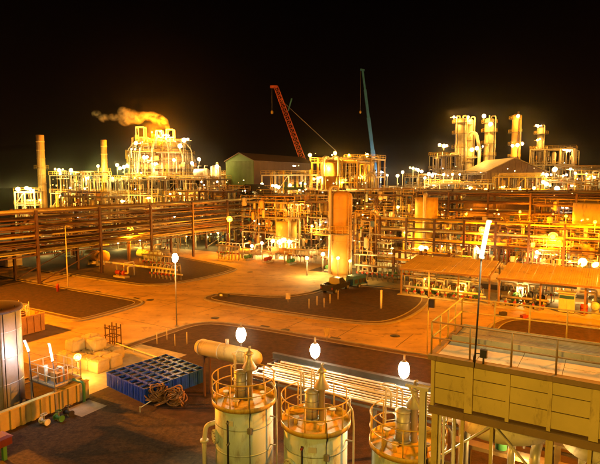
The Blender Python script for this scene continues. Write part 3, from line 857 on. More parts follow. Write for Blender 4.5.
# ------------------------------------------------------------------ left tank in its bund
tc = Vector((-18.75, 30.9, 0))
tk = thing('vertical_tank', 'pale silver vertical tank standing in the bund at left edge', 'tank', tc, 0.0)
TR = 1.6
MB().lathe([(TR, 0.07), (TR, 6.3)], 48).build('shell', 'tank_silver', tk)
MB().lathe([(TR + 0.12, 6.15), (TR + 0.12, 6.35), (TR, 6.4), (TR * 0.5, 6.55), (0.01, 6.6)], 40).build('roof', 'steel_brown', tk)
for z in (1.8, 3.4, 5.0):
    MB().lathe([(TR + 0.012, z), (TR + 0.012, z + 0.05)], 48).build('seam_band', 'tank_silver', tk)
for a in (-62, -38, -8):
    e = Vector((math.cos(math.radians(a)), math.sin(math.radians(a)), 0))
    MB().bar(e * (TR + 0.005) + Vector((0, 0, 0.1)), e * (TR + 0.005) + Vector((0, 0, 6.5)), 0.05, 0.03).build('seam', 'steel_dark', tk)
MB().tube([(TR * 0.75, -TR * 0.75, 0.2), (TR * 0.75, -TR * 0.75, 6.3)], 0.05, 8).build('down_pipe', 'steel', tk)
bw = thing('bund_wall', 'yellow sheet pile bund wall below the left tank', 'wall', G(-28.3, 8.0), None)
sp1 = MB().box(-0.06, 0.0, 0, 0.36, 0, 1.15).box(-0.0, 0.09, 0.36, 0.60, 0, 1.15).mesh('sheet_pile')
for k in range(21):
    o = obj('sheet_pile', sp1, 'sheet_pile', bw); o.location = (0, k * 0.602, 0.05)
MB().box(-0.14, 0.16, 0, 12.64, 1.202, 1.28).build('capping', 'ochre', bw)
MB().box(-9.5, -0.14, 12.5, 12.62, 0.05, 1.2).build('back_wall', 'sheet_pile', bw)
# skid platform with railing by the tank
sk = thing('railed_skid', 'small railed platform with orange pump boxes beside the left tank', 'platform', Vector((-15.35, 31.6, 0)), None)
for x in (-1.2, 1.2):
    for y in (-0.85, 0.85):
        MB().box(x - 0.06, x + 0.06, y - 0.06, y + 0.06, 0, 1.5).build('leg', 'steel', sk)
MB().box(-1.3, 1.3, -0.95, 0.95, 1.5, 1.58).build('floor', 'grate', sk)
rail_run(sk, [(-1.25, -0.9, 1.58), (1.25, -0.9, 1.58), (1.25, 0.9, 1.58), (-1.25, 0.9, 1.58), (-1.25, -0.9, 1.58)], 1.1, 'cream_paint', 0.8, 0.025, toe=True)
MB().box(-0.95, -0.25, -0.5, 0.3, 1.58, 2.35).build('pump_box', 'skip_orange', sk)
MB().box(0.1, 0.75, -0.4, 0.4, 1.58, 2.15).build('pump_box', 'skip_orange', sk)
MB().cyl((-0.1, -0.55, 1.58), (-0.1, -0.55, 2.6), 0.12, 10).build('pipe', 'pipe_pale', sk)
MB().tube([(0.4, -0.1, 2.1), (0.4, -0.1, 2.5), (1.0, -0.1, 2.5), (1.0, -0.1, 1.6)], 0.07, 8, 0.15).build('pipe', 'pipe_pale', sk)
MB().tube([(1.3, 0.3, 1.7), (2.3, 0.3, 1.7), (2.3, 0.3, 0.5)], 0.09, 8, 0.2).build('pipe', 'pump_green', sk)
tb = Vector((-14.9, 31.0, 1.58)); q1 = D(52.5, 361, 31.0); q2 = D(49, 344, 31.0)
tube_lamp(tb + Vector((0, -0.3, 0)), q1, q2 - q1, 'leaning fluorescent tube above the railed skid platform', 90, (q2 - q1).length)
tb = Vector((-16.45, 30.25, 1.2)); q1 = D(28.5, 351, 29.6); q2 = D(24.5, 341, 29.6)
tube_lamp(Vector((q1.x, 29.9, 1.1)), q1, q2 - q1, 'short fluorescent tube glowing beside the silver tank', 110, (q2 - q1).length)
# valves and hydrant things at the bund foot
for i, (u, v, m_, lab) in enumerate(((-27.2, 16.9, 'white_paint', 'small white valve on a low pipe at the bund foot'), (-26.9, 17.6, 'pump_green', 'small green valve with handwheel at the bund foot'), (-27.0, 18.3, 'steel_dark', 'dark capped valve beside the green valve'))):
    t = thing('valve', lab, 'valve', G(u, v, 0.07), None)
    MB().cyl((-0.3, 0, 0.22), (0.3, 0, 0.22), 0.11, 10).build('body', m_, t)
    for x in (-0.3, 0.27):
        MB().cyl((x, 0, 0.22), (x + 0.04, 0, 0.22), 0.19, 12).build('flange', m_, t)
    MB().cyl((0, 0, 0.3), (0, 0, 0.62), 0.04, 8).build('stem', 'steel', t)
    MB().arc((0, 0, 0.62), 0.17, 0.02, 0, 2 * math.pi, 16, 5).bar((-0.16, 0, 0.62), (0.16, 0, 0.62), 0.025).build('handwheel', m_, t)
    MB().box(-0.08, 0.08, -0.06, 0.06, 0.0, 0.13).build('foot', 'steel', t)
rd = thing('red_hose_box', 'dark red hose box on a green post at bottom left', 'hose box', G(-25.4, 13.6, 0.07), None)
MB().box(-0.09, 0.09, -0.09, 0.09, 0, 0.75).build('post', 'pump_green', rd)
MB().box(-0.75, 0.15, -0.35, 0.35, 0.75, 1.15).build('box', 'dark_red', rd)
MB().hexa([(-0.8, -0.4, 1.152), (0.2, -0.4, 1.152), (0.2, 0.4, 1.152), (-0.8, 0.4, 1.152), (-0.6, -0.2, 1.22), (0.0, -0.2, 1.22), (0.0, 0.2, 1.22), (-0.6, 0.2, 1.22)]).build('lid', 'dark_red', rd)

# ------------------------------------------------------------------ waste skip and scaffold frames
skp = thing('waste_skip', 'large orange steel skip with ribbed sides beyond the left tank', 'skip', G(-48.0, 20.5), None)
LX, LY, LH = 3.3, 7.8, 1.75
MB().box(0, LX, 0, LY, 0.12, 0.2).build('floor', 'skip_orange', skp)
for n_, b in (('end_wall', (0, LX, 0, 0.06, 0.2, LH)), ('end_wall', (0, LX, LY - 0.06, LY, 0.2, LH)), ('side_wall', (0, 0.06, 0.062, LY - 0.062, 0.2, LH)), ('side_wall', (LX - 0.06, LX, 0.062, LY - 0.062, 0.2, LH))):
    MB().box(*b).build(n_, 'skip_orange', skp)
rb = MB().box(0, 0.07, -0.05, 0.05, 0.2, LH - 0.08).mesh('rib')
for k in range(12):
    o = obj('rib', rb, 'skip_orange', skp); o.location = (LX + 0.001, 0.3 + k * 0.65, 0)
MB().box(LX - 0.08, LX + 0.09, -0.02, LY + 0.02, LH - 0.07, LH + 0.03).build('top_rail', 'skip_orange', skp)
MB().box(-0.06, 0.08, -0.02, LY + 0.02, LH - 0.07, LH + 0.03).build('top_rail', 'skip_orange', skp)
for y in (0.5, LY - 0.5):
    MB().box(0.1, LX - 0.1, y - 0.1, y + 0.1, 0.0, 0.118).build('skid', 'steel_dark', skp)
SF = sorted([(-45.3 - 0.62 * (k % 4), 24.2 + k * 0.55) for k in range(7)], key=lambda q: (q[0] * CA - q[1] * SA) / (q[0] * SA + q[1] * CA))
for k, (fu, fv) in enumerate(SF):
    t = thing('scaffold_frame', 'pale scaffold frame standing in the orange skip, %s from the left' % ORD[k], 'scaffold frame', G(fu, fv, 0.2), ANG + random.choice([0.2, math.pi / 2]) + random.uniform(-0.3, 0.3), 'scaffold frames in the skip')
    for x in (-0.48, 0.48):
        MB().cyl((x, 0, 0), (x, 0, 2.55 + random.uniform(-.2, .2)), 0.03, 6).build('upright', 'white_paint', t)
    for z in (0.4, 1.7, 2.3):
        MB().cyl((-0.48, 0, z), (0.48, 0, z), 0.025, 6).build('crossbar', 'white_paint', t)
    MB().cyl((-0.46, 0, 1.72), (0.46, 0, 2.28), 0.02, 6).build('diagonal', 'white_paint', t)

# ------------------------------------------------------------------ poles, bollards, signs on the road side
pt = D(175, 257, P(178, 328).y)
sl = P(178, 328)
lamp(pt, 'white street lamp on tall thin pole at the road junction', 'white', 1100, 0.26, 'pole', base=0.07, name='street_lamp', style='hang')
ul = thing('lamp_post', 'tall unlit lamp post in front of the left pipe rack', 'lamp post', P(68, 287), None)
MB().cyl((0, 0, 0), (0, 0, 7.9), 0.09, 8, 0.05).build('pole', 'cream_paint', ul)
MB().tube([(0, 0, 7.85), (0, 0, 8.05), (0.7, 0, 8.1)], 0.04, 6, 0.1).build('arm', 'cream_paint', ul)
MB().box(0.55, 1.1, -0.12, 0.12, 8.02, 8.14).build('head', 'steel', ul)
MB().box(-0.2, 0.2, -0.2, 0.2, 0, 0.06).build('base_plate', 'steel', ul)
cb = thing('call_post', 'thin pole carrying a dark box at the kerb left of the cooler', 'call post', P(427, 356), None)
MB().cyl((0, 0, 0), (0, 0, 4.4), 0.05, 8).build('pole', 'ochre', cb)
MB().box(0.06, 0.5, -0.16, 0.16, 4.0, 4.65).build('box', 'steel_dark', cb)
MB().box(-0.15, 0.15, -0.15, 0.15, 0, 0.05).build('base_plate', 'steel', cb)
bm_body = MB().cyl((0, 0, 0), (0, 0, 1.05), 0.04, 8).mesh('post')
bm_cap = MB().lathe([(0.05, 1.05), (0.05, 1.1), (0.01, 1.14)], 8).mesh('cap')
def bollard(p, lab, m_='cream_paint', group=None):
    t = thing('marker_post', lab, 'marker post', p, 0.0, group)
    obj('post', bm_body, m_, t); obj('cap', bm_cap, m_, t)
for i, (x, y) in enumerate(((157, 345), (167, 341), (175, 347), (187, 345))):
    bollard(P(x, y), 'thin pale marker post in the gravel behind crates, %s from the left' % ORD[i], group='marker posts in the yard gravel')
for i, (x, y) in enumerate(((309, 309), (317, 306), (324, 308), (330, 304), (338, 300))):
    bollard(P(x, y), 'thin pale marker post on the middle gravel bed, %s from the left' % ORD[i], group='marker posts on the middle bed')
t = thing('marker_post', 'stout white post standing right on the middle gravel bed', 'marker post', P(381, 309), 0.0)
MB().cyl((0, 0, 0), (0, 0, 2.0), 0.11, 10).build('post', 'white_paint', t)
MB().lathe([(0.13, 2.0), (0.13, 2.06), (0.02, 2.12)], 10).build('cap', 'white_paint', t)
t = thing('signpost', 'low pale blank sign on the left tip of middle gravel bed', 'sign', P(288, 303), 0.1)
MB().cyl((0, 0, 0), (0, 0, 0.75), 0.05, 8).build('post', 'steel', t)
MB().box(-0.26, 0.26, -0.04, 0.04, 0.45, 1.15).build('board', 'cream_paint', t)
t = thing('fire_hydrant', 'dark stubby hydrant on the gravel bed edge by the lamp post', 'hydrant', P(58, 292), 0.0)
MB().lathe([(0.16, 0), (0.16, 0.8), (0.2, 0.85), (0.2, 0.92), (0.1, 1.05), (0.02, 1.1)], 14).build('barrel', 'red_paint', t)
MB().cyl((-0.28, 0, 0.62), (0.28, 0, 0.62), 0.075, 10).build('outlet', 'red_paint', t)
t = thing('stone_marker', 'low dark kerb marker with pale stripe at the middle bed left end', 'marker', P(224, 297), ANG)
MB().box(-0.7, 0.7, -0.18, 0.18, 0, 0.45).build('block', 'steel_dark', t)
MB().box(-0.5, -0.1, -0.2, -0.182, 0.12, 0.34).build('stripe', 'white_paint', t)

# ------------------------------------------------------------------ pickup truck and blue compressor
pk = thing('pickup_truck', 'dark pickup truck parked beside the tall orange column', 'pickup', P(336, 291), math.radians(58))
body = MB()
body.hexa([(-2.5, -0.85, 0.45), (2.5, -0.85, 0.45), (2.5, 0.85, 0.45), (-2.5, 0.85, 0.45), (-2.5, -0.88, 0.95), (2.4, -0.84, 0.98), (2.4, 0.84, 0.98), (-2.5, 0.88, 0.95)])
body.box(-2.5, -0.6, -0.88, -0.80, 0.95, 1.2).box(-2.5, -0.6, 0.80, 0.88, 0.95, 1.2).box(-2.5, -2.42, -0.80, 0.80, 0.95, 1.2)
body.build('body', 'car_paint', pk)
cab = MB().hexa([(-0.6, -0.82, 0.97), (1.35, -0.82, 0.97), (1.35, 0.82, 0.97), (-0.6, 0.82, 0.97), (-0.45, -0.68, 1.75), (0.55, -0.68, 1.75), (0.55, 0.68, 1.75), (-0.45, 0.68, 1.75)]).build('cab', 'car_paint', pk)
MB().hexa([(1.34, -0.72, 1.02), (1.36, -0.72, 1.02), (1.36, 0.72, 1.02), (1.34, 0.72, 1.02), (0.60, -0.62, 1.70), (0.62, -0.62, 1.70), (0.62, 0.62, 1.70), (0.60, 0.62, 1.70)]).build('windscreen', 'window_glass', pk)
for sgn in (-1, 1):
    MB().hexa([(-0.45, sgn * 0.825 - 0.005, 1.04), (1.1, sgn * 0.825 - 0.005, 1.04), (1.1, sgn * 0.825 + 0.005, 1.04), (-0.45, sgn * 0.825 + 0.005, 1.04), (-0.35, sgn * 0.70 - 0.005, 1.68), (0.5, sgn * 0.70 - 0.005, 1.68), (0.5, sgn * 0.70 + 0.005, 1.68), (-0.35, sgn * 0.70 + 0.005, 1.68)]).build('side_window', 'window_glass', pk)
    for x in (-1.6, 1.6):
        wh = MB().cyl((x, sgn * 0.62, 0.36), (x, sgn * 0.87, 0.36), 0.36, 18).build('wheel', 'rubber', pk)
        MB().cyl((x, sgn * 0.875, 0.36), (x, sgn * 0.885, 0.36), 0.2, 14).build('rim', 'silver', wh)
    MB().box(2.41, 2.46, sgn * 0.62 - 0.16, sgn * 0.62 + 0.16, 0.72, 0.9).build('headlight', 'pale_sheet', pk)
    MB().box(-2.54, -2.5, sgn * 0.78 - 0.07, sgn * 0.78 + 0.07, 0.7, 0.92).build('tail_light', 'red_paint', pk)
MB().box(2.42, 2.56, -0.8, 0.8, 0.42, 0.6).build('bumper', 'steel_dark', pk)
cp = thing('compressor_skid', 'blue compressor unit on wheels right of the pickup truck', 'compressor', P(356, 287), math.radians(40))
MB().hexa([(-1.3, -0.7, 0.45), (1.3, -0.7, 0.45), (1.3, 0.7, 0.45), (-1.3, 0.7, 0.45), (-1.15, -0.6, 1.6), (1.15, -0.6, 1.6), (1.15, 0.6, 1.6), (-1.15, 0.6, 1.6)]).build('body', 'blue_paint', cp)
for x in (-0.7, 0.1, 0.8):
    MB().box(x - 0.28, x + 0.28, -0.73, -0.70, 0.65, 1.2).build('grille', 'steel_dark', cp)
for sgn in (-1, 1):
    wh = MB().cyl((-0.2, sgn * 0.66, 0.3), (-0.2, sgn * 0.84, 0.3), 0.3, 16).build('wheel', 'rubber', cp)
    MB().cyl((-0.2, sgn * 0.845, 0.3), (-0.2, sgn * 0.85, 0.3), 0.16, 12).build('rim', 'silver', wh)
MB().bar((1.2, 0, 0.5), (2.2, 0, 0.4), 0.08).build('tow_bar', 'steel_dark', cp)
MB().cyl((0.6, 0.2, 1.6), (0.6, 0.2, 1.95), 0.06, 8).build('exhaust', 'steel', cp)
MB().cyl((2.1, 0, 0.0), (2.1, 0, 0.42), 0.05, 8).build('prop_stand', 'steel_dark', cp)

# manhole covers and drain grates in the road
for i, (px_, py_, lab) in enumerate(((215, 318, 'round manhole cover in the road left of the junction lamp shadow'), (150, 300, 'round manhole cover in the road near the left gravel bed'), (285, 330, 'round manhole cover in the road below the middle gravel bed'), (395, 336, 'round manhole cover in the road at right of middle bed'), (250, 272, 'round manhole cover on the paving before the process floor'))):
    p = P(px_, py_); t = thing('manhole_cover', lab, 'manhole cover', (p.x, p.y, 0.008), 0.0)
    MB().lathe([(0.45, 0), (0.45, 0.015), (0.38, 0.015), (0.38, 0.008), (0.36, 0.008), (0.36, 0.016), (0.01, 0.016)], 20).build('lid', 'steel_dark', t)
for i, (u, v) in enumerate(((-20.5, 40.3), (-28, 40.1), (-48, 42.1), (-55, 42.1))):
    t = thing('drain_grate', 'iron drain grate along the kerb, %s from right' % ORD[i], 'drain grate', G(u, v, 0.006), None, 'drain grates along the kerbs')
    for q in range(9):
        MB().box(-0.5 + q * 0.11, -0.44 + q * 0.11, -0.2, 0.2, 0, 0.02).build('bar', 'steel_dark', t)
# ------------------------------------------------------------------ pipe racks
PIPE_M = ['pipe_brown', 'pipe_grey', 'pipe_brown', 'pipe_pale', 'pipe_brown', 'pipe_grey']
def pipe_rack(label, u0, v0, along, L, W, levels, bay, npipe, top, m_='steel_brown', seed=1, rmax=0.2, braces=True, pm=PIPE_M):
    rnd = random.Random(seed)
    t = thing('pipe_rack', label, 'pipe rack', G(u0, v0), ANG + (math.pi / 2 if along == 'v' else 0))
    nb = round(L / bay)
    pmesh = MB().box(-0.16, 0.16, -0.18, -0.15, 0, top).box(-0.16, 0.16, 0.15, 0.18, 0, top).box(-0.02, 0.02, -0.15, 0.15, 0, top).mesh('post')
    cm = MB().box(-0.1, 0.1, 0.19, W - 0.19, -0.3, 0.0).mesh('cross_beam')
    lm = MB().box(0.17, bay - 0.17, -0.07, 0.07, -0.15, -0.0).mesh('stringer')
    for i in range(nb + 1):
        for y in (0, W):
            o = obj('post', pmesh, m_, t); o.location = (i * bay, y, 0)
        for z in levels:
            o = obj('cross_beam', cm, m_, t); o.location = (i * bay, 0, z)
        if i < nb:
            for k, z in enumerate(levels):
                for y in (0, W):
                    o = obj('stringer', lm, m_, t); o.location = (i * bay, y, z + (0.02 if k % 2 else -0.12))
            if braces and i % 4 == 2:
                MB().bar((i * bay + .2, 0, 0.3), ((i + 1) * bay - .2, 0, levels[0] - 0.4), 0.12).build('brace', m_, t)
                MB().bar((i * bay + .2, W, 0.3), ((i + 1) * bay - .2, W, levels[0] - 0.4), 0.12).build('brace', m_, t)
    for z in levels:
        y = 0.45
        for k in range(npipe):
            r = rnd.choice([0.07, 0.1, 0.13, 0.17, rmax])
            y += r + 0.06
            if y + r > W - 0.3: break
            a = -1.0 if rnd.random() < 0.75 else bay * rnd.randint(0, max(1, nb // 2))
            b = L + 1.0 if rnd.random() < 0.75 else bay * rnd.randint(max(1, nb // 2), nb)
            zz = z + r + 0.01
            path = [(a, y, zz), (b, y, zz)]
            if b < L and z == levels[0]: path += [(b, y, 0.8)]
            MB().tube(path, r, 8, 0.4).build('pipe', rnd.choice(pm), t)
            y += r + rnd.uniform(0.05, 0.3)
    return t
pipe_rack('long brown pipe rack with four pipe tiers crossing the left side', -65.5, 21, 'v', 90, 5.6, [4.2, 5.3, 6.4, 7.5, 8.6, 9.7], 10.0, 11, 10.0, seed=3, rmax=0.15, pm=['pipe_brown', 'pipe_brown', 'steel_brown', 'pipe_grey'])
pipe_rack('tall brown pipe rack running across behind the yellow column at right', -58, 104, 'u', 90, 6.5, [4.2, 6.0, 7.8, 9.6, 11.2], 7.5, 10, 11.6, seed=5)
pipe_rack('second pipe rack row farther back behind the right process area', -64, 122, 'u', 112, 7.0, [5.5, 8.5, 11.4], 8.0, 9, 12.0, seed=8)
pipe_rack('short low pipe rack beside the tall orange column', -31.0, 71.5, 'u', 12, 2.4, [2.2, 3.6], 4.0, 5, 4.0, seed=12, rmax=0.13, pm=['pipe_pale', 'yellow_paint', 'pipe_grey'])
pipe_rack('middle pipe rack between the two yellow tanks', -41.0, 88, 'u', 40, 4.0, [3.2, 5.0, 6.8], 5.0, 7, 7.3, seed=15, pm=['pipe_pale', 'pipe_brown', 'pipe_grey', 'yellow_paint'])

# ------------------------------------------------------------------ process equipment builders
def pump(loc, rot, label, m_='pump_green', group=None, s=1.0):
    t = thing('pump', label, 'pump', loc, rot, group)
    MB().box(-1.1 * s, 1.1 * s, -0.4 * s, 0.4 * s, 0, 0.22 * s).build('plinth', 'pad', t)
    mo = MB().cyl((-0.95 * s, 0, 0.62 * s), (-0.1 * s, 0, 0.62 * s), 0.28 * s, 14).build('motor', m_, t)
    for k in range(4):
        x = (-0.85 + k * 0.2) * s
        MB().cyl((x, 0, 0.62 * s), (x + 0.05 * s, 0, 0.62 * s), 0.32 * s, 12).build('cooling_fin', m_, mo)
    MB().cyl((-0.1 * s, 0, 0.62 * s), (0.35 * s, 0, 0.62 * s), 0.07 * s, 8).build('shaft', 'steel', t)
    MB().cyl((0.35 * s, 0, 0.62 * s), (0.75 * s, 0, 0.62 * s), 0.34 * s, 14).build('casing', m_, t)
    MB().box(-0.8 * s, -0.2 * s, -0.2 * s, 0.2 * s, 0.22 * s, 0.36 * s).build('motor_foot', 'steel', t)
    MB().tube([(0.55 * s, 0, 0.9 * s), (0.55 * s, 0, 1.9 * s), (0.55 * s, 1.6 * s, 1.9 * s), (0.55 * s, 1.6 * s, 0.1)], 0.1 * s, 8, 0.25).build('discharge_pipe', 'pipe_pale', t)
    MB().tube([(0.75 * s, 0, 0.62 * s), (1.3 * s, 0, 0.62 * s), (1.3 * s, 0, 1.5 * s), (1.3 * s, 1.2 * s, 1.5 * s)], 0.12 * s, 8, 0.2).build('suction_pipe', 'pipe_pale', t)
    v_ = MB().arc((0.55 * s, -0.25 * s, 1.4 * s), 0.16 * s, 0.025 * s, 0, 2 * math.pi, 12, 4).build('valve_wheel', 'red_paint', t)
    MB().cyl((0.55 * s, -0.25 * s, 1.4 * s), (0.55 * s, 0, 1.4 * s), 0.04 * s, 6).build('valve_stem', 'steel', t)
    return t
def exchanger(loc, rot, label, L=5.0, r=0.55, z=1.3, m_='cladding', name='heat_exchanger', cat='heat exchanger'):
    t = thing(name, label, cat, loc, rot)
    MB().lathe([(r, 0), (r, L * 0.82)], 20, (0, 0, z), 'x').build('shell', m_, t)
    MB().lathe([(r * 1.15, L * 0.821), (r * 1.15, L * 0.85), (r, L * 0.851), (r, L * 0.95), (r * 0.6, L * 0.99), (0.01, L)], 20, (0, 0, z), 'x').build('channel_head', m_, t)
    MB().lathe([(0.01, -0.3 * r), (r * 0.7, -0.18 * r), (r, -0.005)], 20, (0, 0, z), 'x').build('end_cap', m_, t)
    for x in (L * 0.15, L * 0.65):
        MB().box(x - 0.12, x + 0.12, -r * 0.8, r * 0.8, 0, z - r * 0.7).build('saddle', 'pad', t)
    for x, dz in ((L * 0.2, 1), (L * 0.72, 1), (L * 0.45, -1)):
        if dz > 0:
            MB().tube([(x, 0, z + r * 0.9), (x, 0, z + r + 0.9), (x, 1.5, z + r + 0.9)], 0.12, 8, 0.25).build('nozzle_pipe', 'pipe_pale', t)
        else:
            MB().cyl((x, 0, 0.1), (x, 0, z - r * 0.9), 0.12, 8).build('nozzle_pipe', 'pipe_pale', t)
    for x in (L * 0.3, L * 0.55):
        MB().lathe([(r + 0.015, x), (r + 0.015, x + 0.08)], 20, (0, 0, z), 'x').build('band', 'steel', t)
    return t
def manifold(loc, rot, label, n=6, h=2.2, sp=0.7, m_='pipe_pale', group=None):
    t = thing('pipe_manifold', label, 'pipe manifold', loc, rot, group)
    L = (n - 1) * sp
    MB().cyl((-0.5, 0, h), (L + 0.5, 0, h), 0.15, 10).build('header', m_, t)
    MB().cyl((-0.5, 1.0, h * 0.45), (L + 0.5, 1.0, h * 0.45), 0.12, 10).build('header', m_, t)
    for i in range(n):
        x = i * sp
        MB().tube([(x, 0, 0.0), (x, 0, h)], 0.07, 8).build('riser', m_, t)
        MB().tube([(x + 0.2, 0, h), (x + 0.2, 0, h + 0.5), (x + 0.2, 1.0, h + 0.5), (x + 0.2, 1.0, 0.0)], 0.055, 8, 0.2).build('loop_pipe', m_, t)
        vb = MB().cyl((x, 0, h * 0.5 - 0.12), (x, 0, h * 0.5 + 0.12), 0.13, 8).build('valve', random.choice(['red_paint', 'pump_green', 'steel']), t)
        MB().cyl((x, -0.3, h * 0.5), (x, 0, h * 0.5), 0.03, 6).cyl((x, -0.32, h * 0.5), (x, -0.29, h * 0.5), 0.15, 10).build('handwheel', 'red_paint', vb)
    return t
def ladder(parent, base, h, rot=0, m_='cream_paint'):
    c, s_ = math.cos(rot), math.sin(rot)
    l = MB()
    for k in (-0.25, 0.25):
        p = Vector((base[0] + c * k, base[1] + s_ * k, base[2]))
        l.cyl(p, p + Vector((0, 0, h)), 0.035, 5)
    for k in range(int(h / 0.4)):
        z = base[2] + 0.2 + k * 0.4
        l.cyl((base[0] - c * 0.25, base[1] - s_ * 0.25, z), (base[0] + c * 0.25, base[1] + s_ * 0.25, z), 0.02, 4)
    return l.build('ladder', m_, parent)
def ring_platform(parent, z, r0, r1, m_='yellow_paint', a0=0, a1=2 * math.pi, k=10):
    n = 20
    fl = MB(); vs_ = []; fs = []
    full = abs(a1 - a0) > 6.28
    for i in range(n + 1):
        a = a0 + (a1 - a0) * i / n
        for r, zz in ((r0, z - 0.12), (r1, z - 0.12), (r1, z), (r0, z)):
            vs_.append((r * math.cos(a), r * math.sin(a), zz))
    for i in range(n):
        for q in range(4):
            fs.append((i * 4 + q, i * 4 + (q + 1) % 4, (i + 1) * 4 + (q + 1) % 4, (i + 1) * 4 + q))
    fl._add(vs_, fs, [False] * len(fs))
    p = fl.build('platform', 'grate', parent)
    rl = MB()
    for i in range(k + 1):
        a = a0 + (a1 - a0) * i / k
        rl.cyl((r1 * math.cos(a), r1 * math.sin(a), z), (r1 * math.cos(a), r1 * math.sin(a), z + 1.1), 0.035, 4)
    for hh in (1.1, 0.55):
        rl.arc((0, 0, z + hh), r1, 0.035, a0, a1, 20, 4)
    rl.build('railing', m_, p)
    return p
def column(loc, label, r, h, m_, plats=(), name='process_column', cat='column', pipes=2, dome=True, seed=0, pm='pipe_pale', z0=0.0):
    t = thing(name, label, cat, loc, None)
    prof = [(r * 1.06, z0), (r * 1.06, z0 + 0.6), (r, z0 + 0.9), (r, h - r * 0.5)]
    prof += [(r * 0.92, h - r * 0.25), (r * 0.6, h - r * 0.06), (0.01, h)] if dome else [(r, h), (0.01, h + 0.05)]
    sh = MB().lathe(prof, 28).build('shell', m_, t)
    z = 2.5
    while z < h - 1.5:
        MB().lathe([(r + 0.02, z), (r + 0.02, z + 0.08)], 28).build('weld_band', m_, sh)
        z += max(2.4, h / 7)
    rnd = random.Random(seed)
    for i, pz in enumerate(plats):
        a = rnd.uniform(-2.6, -1.0)
        ring_platform(t, pz, r + 0.02, r + 1.15, 'yellow_paint', a - 1.7, a + 1.7)
    a = -1.1 + seed * 0.7
    ladder(t, ((r + 0.25) * math.cos(a), (r + 0.25) * math.sin(a), 0.0), h - 0.4, a + math.pi / 2)
    for k in range(pipes):
        a = -2.3 + k * 1.5 + seed * 0.3
        e = Vector((math.cos(a), math.sin(a), 0))
        MB().tube([e * (r * 0.4) + Vector((0, 0, h - 0.2)), e * (r * 0.4) + Vector((0, 0, h + 0.7)), e * (r + 0.45) + Vector((0, 0, h + 0.7)), e * (r + 0.45) + Vector((0, 0, 0.2))], max(0.14, r * 0.13), 10, 0.6).build('down_pipe', pm, t)
    return t
def steel_frame(loc, rot, label, nx, ny, bx, by, levels, m_='steel', seed=0, npipe=14, name='process_structure', cat='plant structure', rail=True, floor=True, ww=0.28, pm=PIPE_M, equip=True, dense=0):
    rnd = random.Random(seed)
    t = thing(name, label, cat, loc, rot)
    H = levels[-1]
    pmesh = MB().box(-ww / 2, ww / 2, -ww / 2, ww / 2, 0, H).mesh('post')
    xm = MB().box(ww / 2 + .01, bx - ww / 2 - .01, -ww * .4, ww * .4, -ww, 0).mesh('beam')
    ym = MB().box(-ww * .4, ww * .4, ww / 2 + .01, by - ww / 2 - .01, -ww, 0).mesh('beam')
    for i in range(nx + 1):
        for j in range(ny + 1):
            o = obj('post', pmesh, m_, t); o.location = (i * bx, j * by, 0)
            for z in levels:
                if i < nx:
                    o = obj('beam', xm, m_, t); o.location = (i * bx, j * by, z - 0.002)
                if j < ny:
                    o = obj('beam', ym, m_, t); o.location = (i * bx, j * by, z - 0.002)
    X, Y = nx * bx, ny * by
    zp = [0] + list(levels)
    for k, z in enumerate(levels):
        if floor and k < len(levels):
            a = rnd.choice([0, 0, 1]) if nx > 1 else 0
            MB().box(a * bx - 0.3, X + 0.3, -0.3, Y + 0.3, z + 0.004, z + 0.07).build('floor', 'grate', t)
        if rail:
            rl = MB()
            pts = [(-0.25, -0.25), (X + 0.25, -0.25), (X + 0.25, Y + 0.25), (-0.25, Y + 0.25), (-0.25, -0.25)]
            for (xa, ya), (xb, yb) in zip(pts[:-1], pts[1:]):
                n = max(2, int(math.hypot(xb - xa, yb - ya) / 2.0))
                for q in range(n):
                    x = xa + (xb - xa) * q / n; y = ya + (yb - ya) * q / n
                    rl.bar((x, y, z + .07), (x, y, z + 1.15), 0.06)
                for hh in (1.15, 0.6):
                    rl.bar((xa, ya, z + hh), (xb, yb, z + hh), 0.05)
            rl.build('railing', 'yellow_paint', t)
        if rnd.random() < 0.8:
            i = rnd.randint(0, nx - 1)
            MB().bar((i * bx + .15, 0, zp[k] + 0.2), ((i + 1) * bx - .15, 0, z - 0.3), ww * 0.5).build('brace', m_, t)
    for k in range(npipe):
        r = rnd.choice([0.09, 0.12, 0.16, 0.22])
        z = rnd.choice(levels) + rnd.choice([-0.7, 0.35, 0.8, 1.6]); z = min(z, H + 1.0)
        y = rnd.uniform(-0.1, Y); y2 = rnd.uniform(0, Y)
        x0, x1 = sorted((rnd.uniform(0, X), rnd.uniform(0, X)))
        x1 = max(x1, x0 + 2)
        path = [(x0, y, rnd.choice([0.2, z * 0.5])), (x0, y, z), (x1, y, z), (x1, y2, z), (x1, y2, rnd.choice([0.2, z * 0.4, H]))] if rnd.random() < 0.7 else [(x0, y, 0.2), (x0, y, H + rnd.uniform(-1, 1.5))]
        pp = [path[0]]
        for q in path[1:]:
            if (Vector(q) - Vector(pp[-1])).length > 0.5: pp.append(q)
        if len(pp) > 1:
            MB().tube(pp, r, 7, 0.4).build('pipe', rnd.choice(pm), t)
    for k in range(dense // 7):       # small work lights fixed to the steelwork
        z = rnd.choice(zp) + rnd.uniform(1.6, 2.6); x = rnd.uniform(-0.3, X); y = rnd.choice([-0.35, -0.35, Y * 0.5])
        kd = rnd.choice(['lamp_white', 'lamp_green', 'lamp_warm', 'lamp_warm', 'reflector_warm', 'reflector_white', 'lamp_sodium'])
        r = rnd.uniform(0.08, 0.2)
        w_ = MB().lathe([(0.01, -r), (r * 0.7, -r * 0.7), (r, 0), (r * 0.7, r * 0.6)], 8, (x, y, z)).build('work_light', kd, t)
        MB().bar((x, y, z + r * 0.5), (x, y + 0.3, z + r * 0.9), 0.06).build('bracket', 'steel', w_)
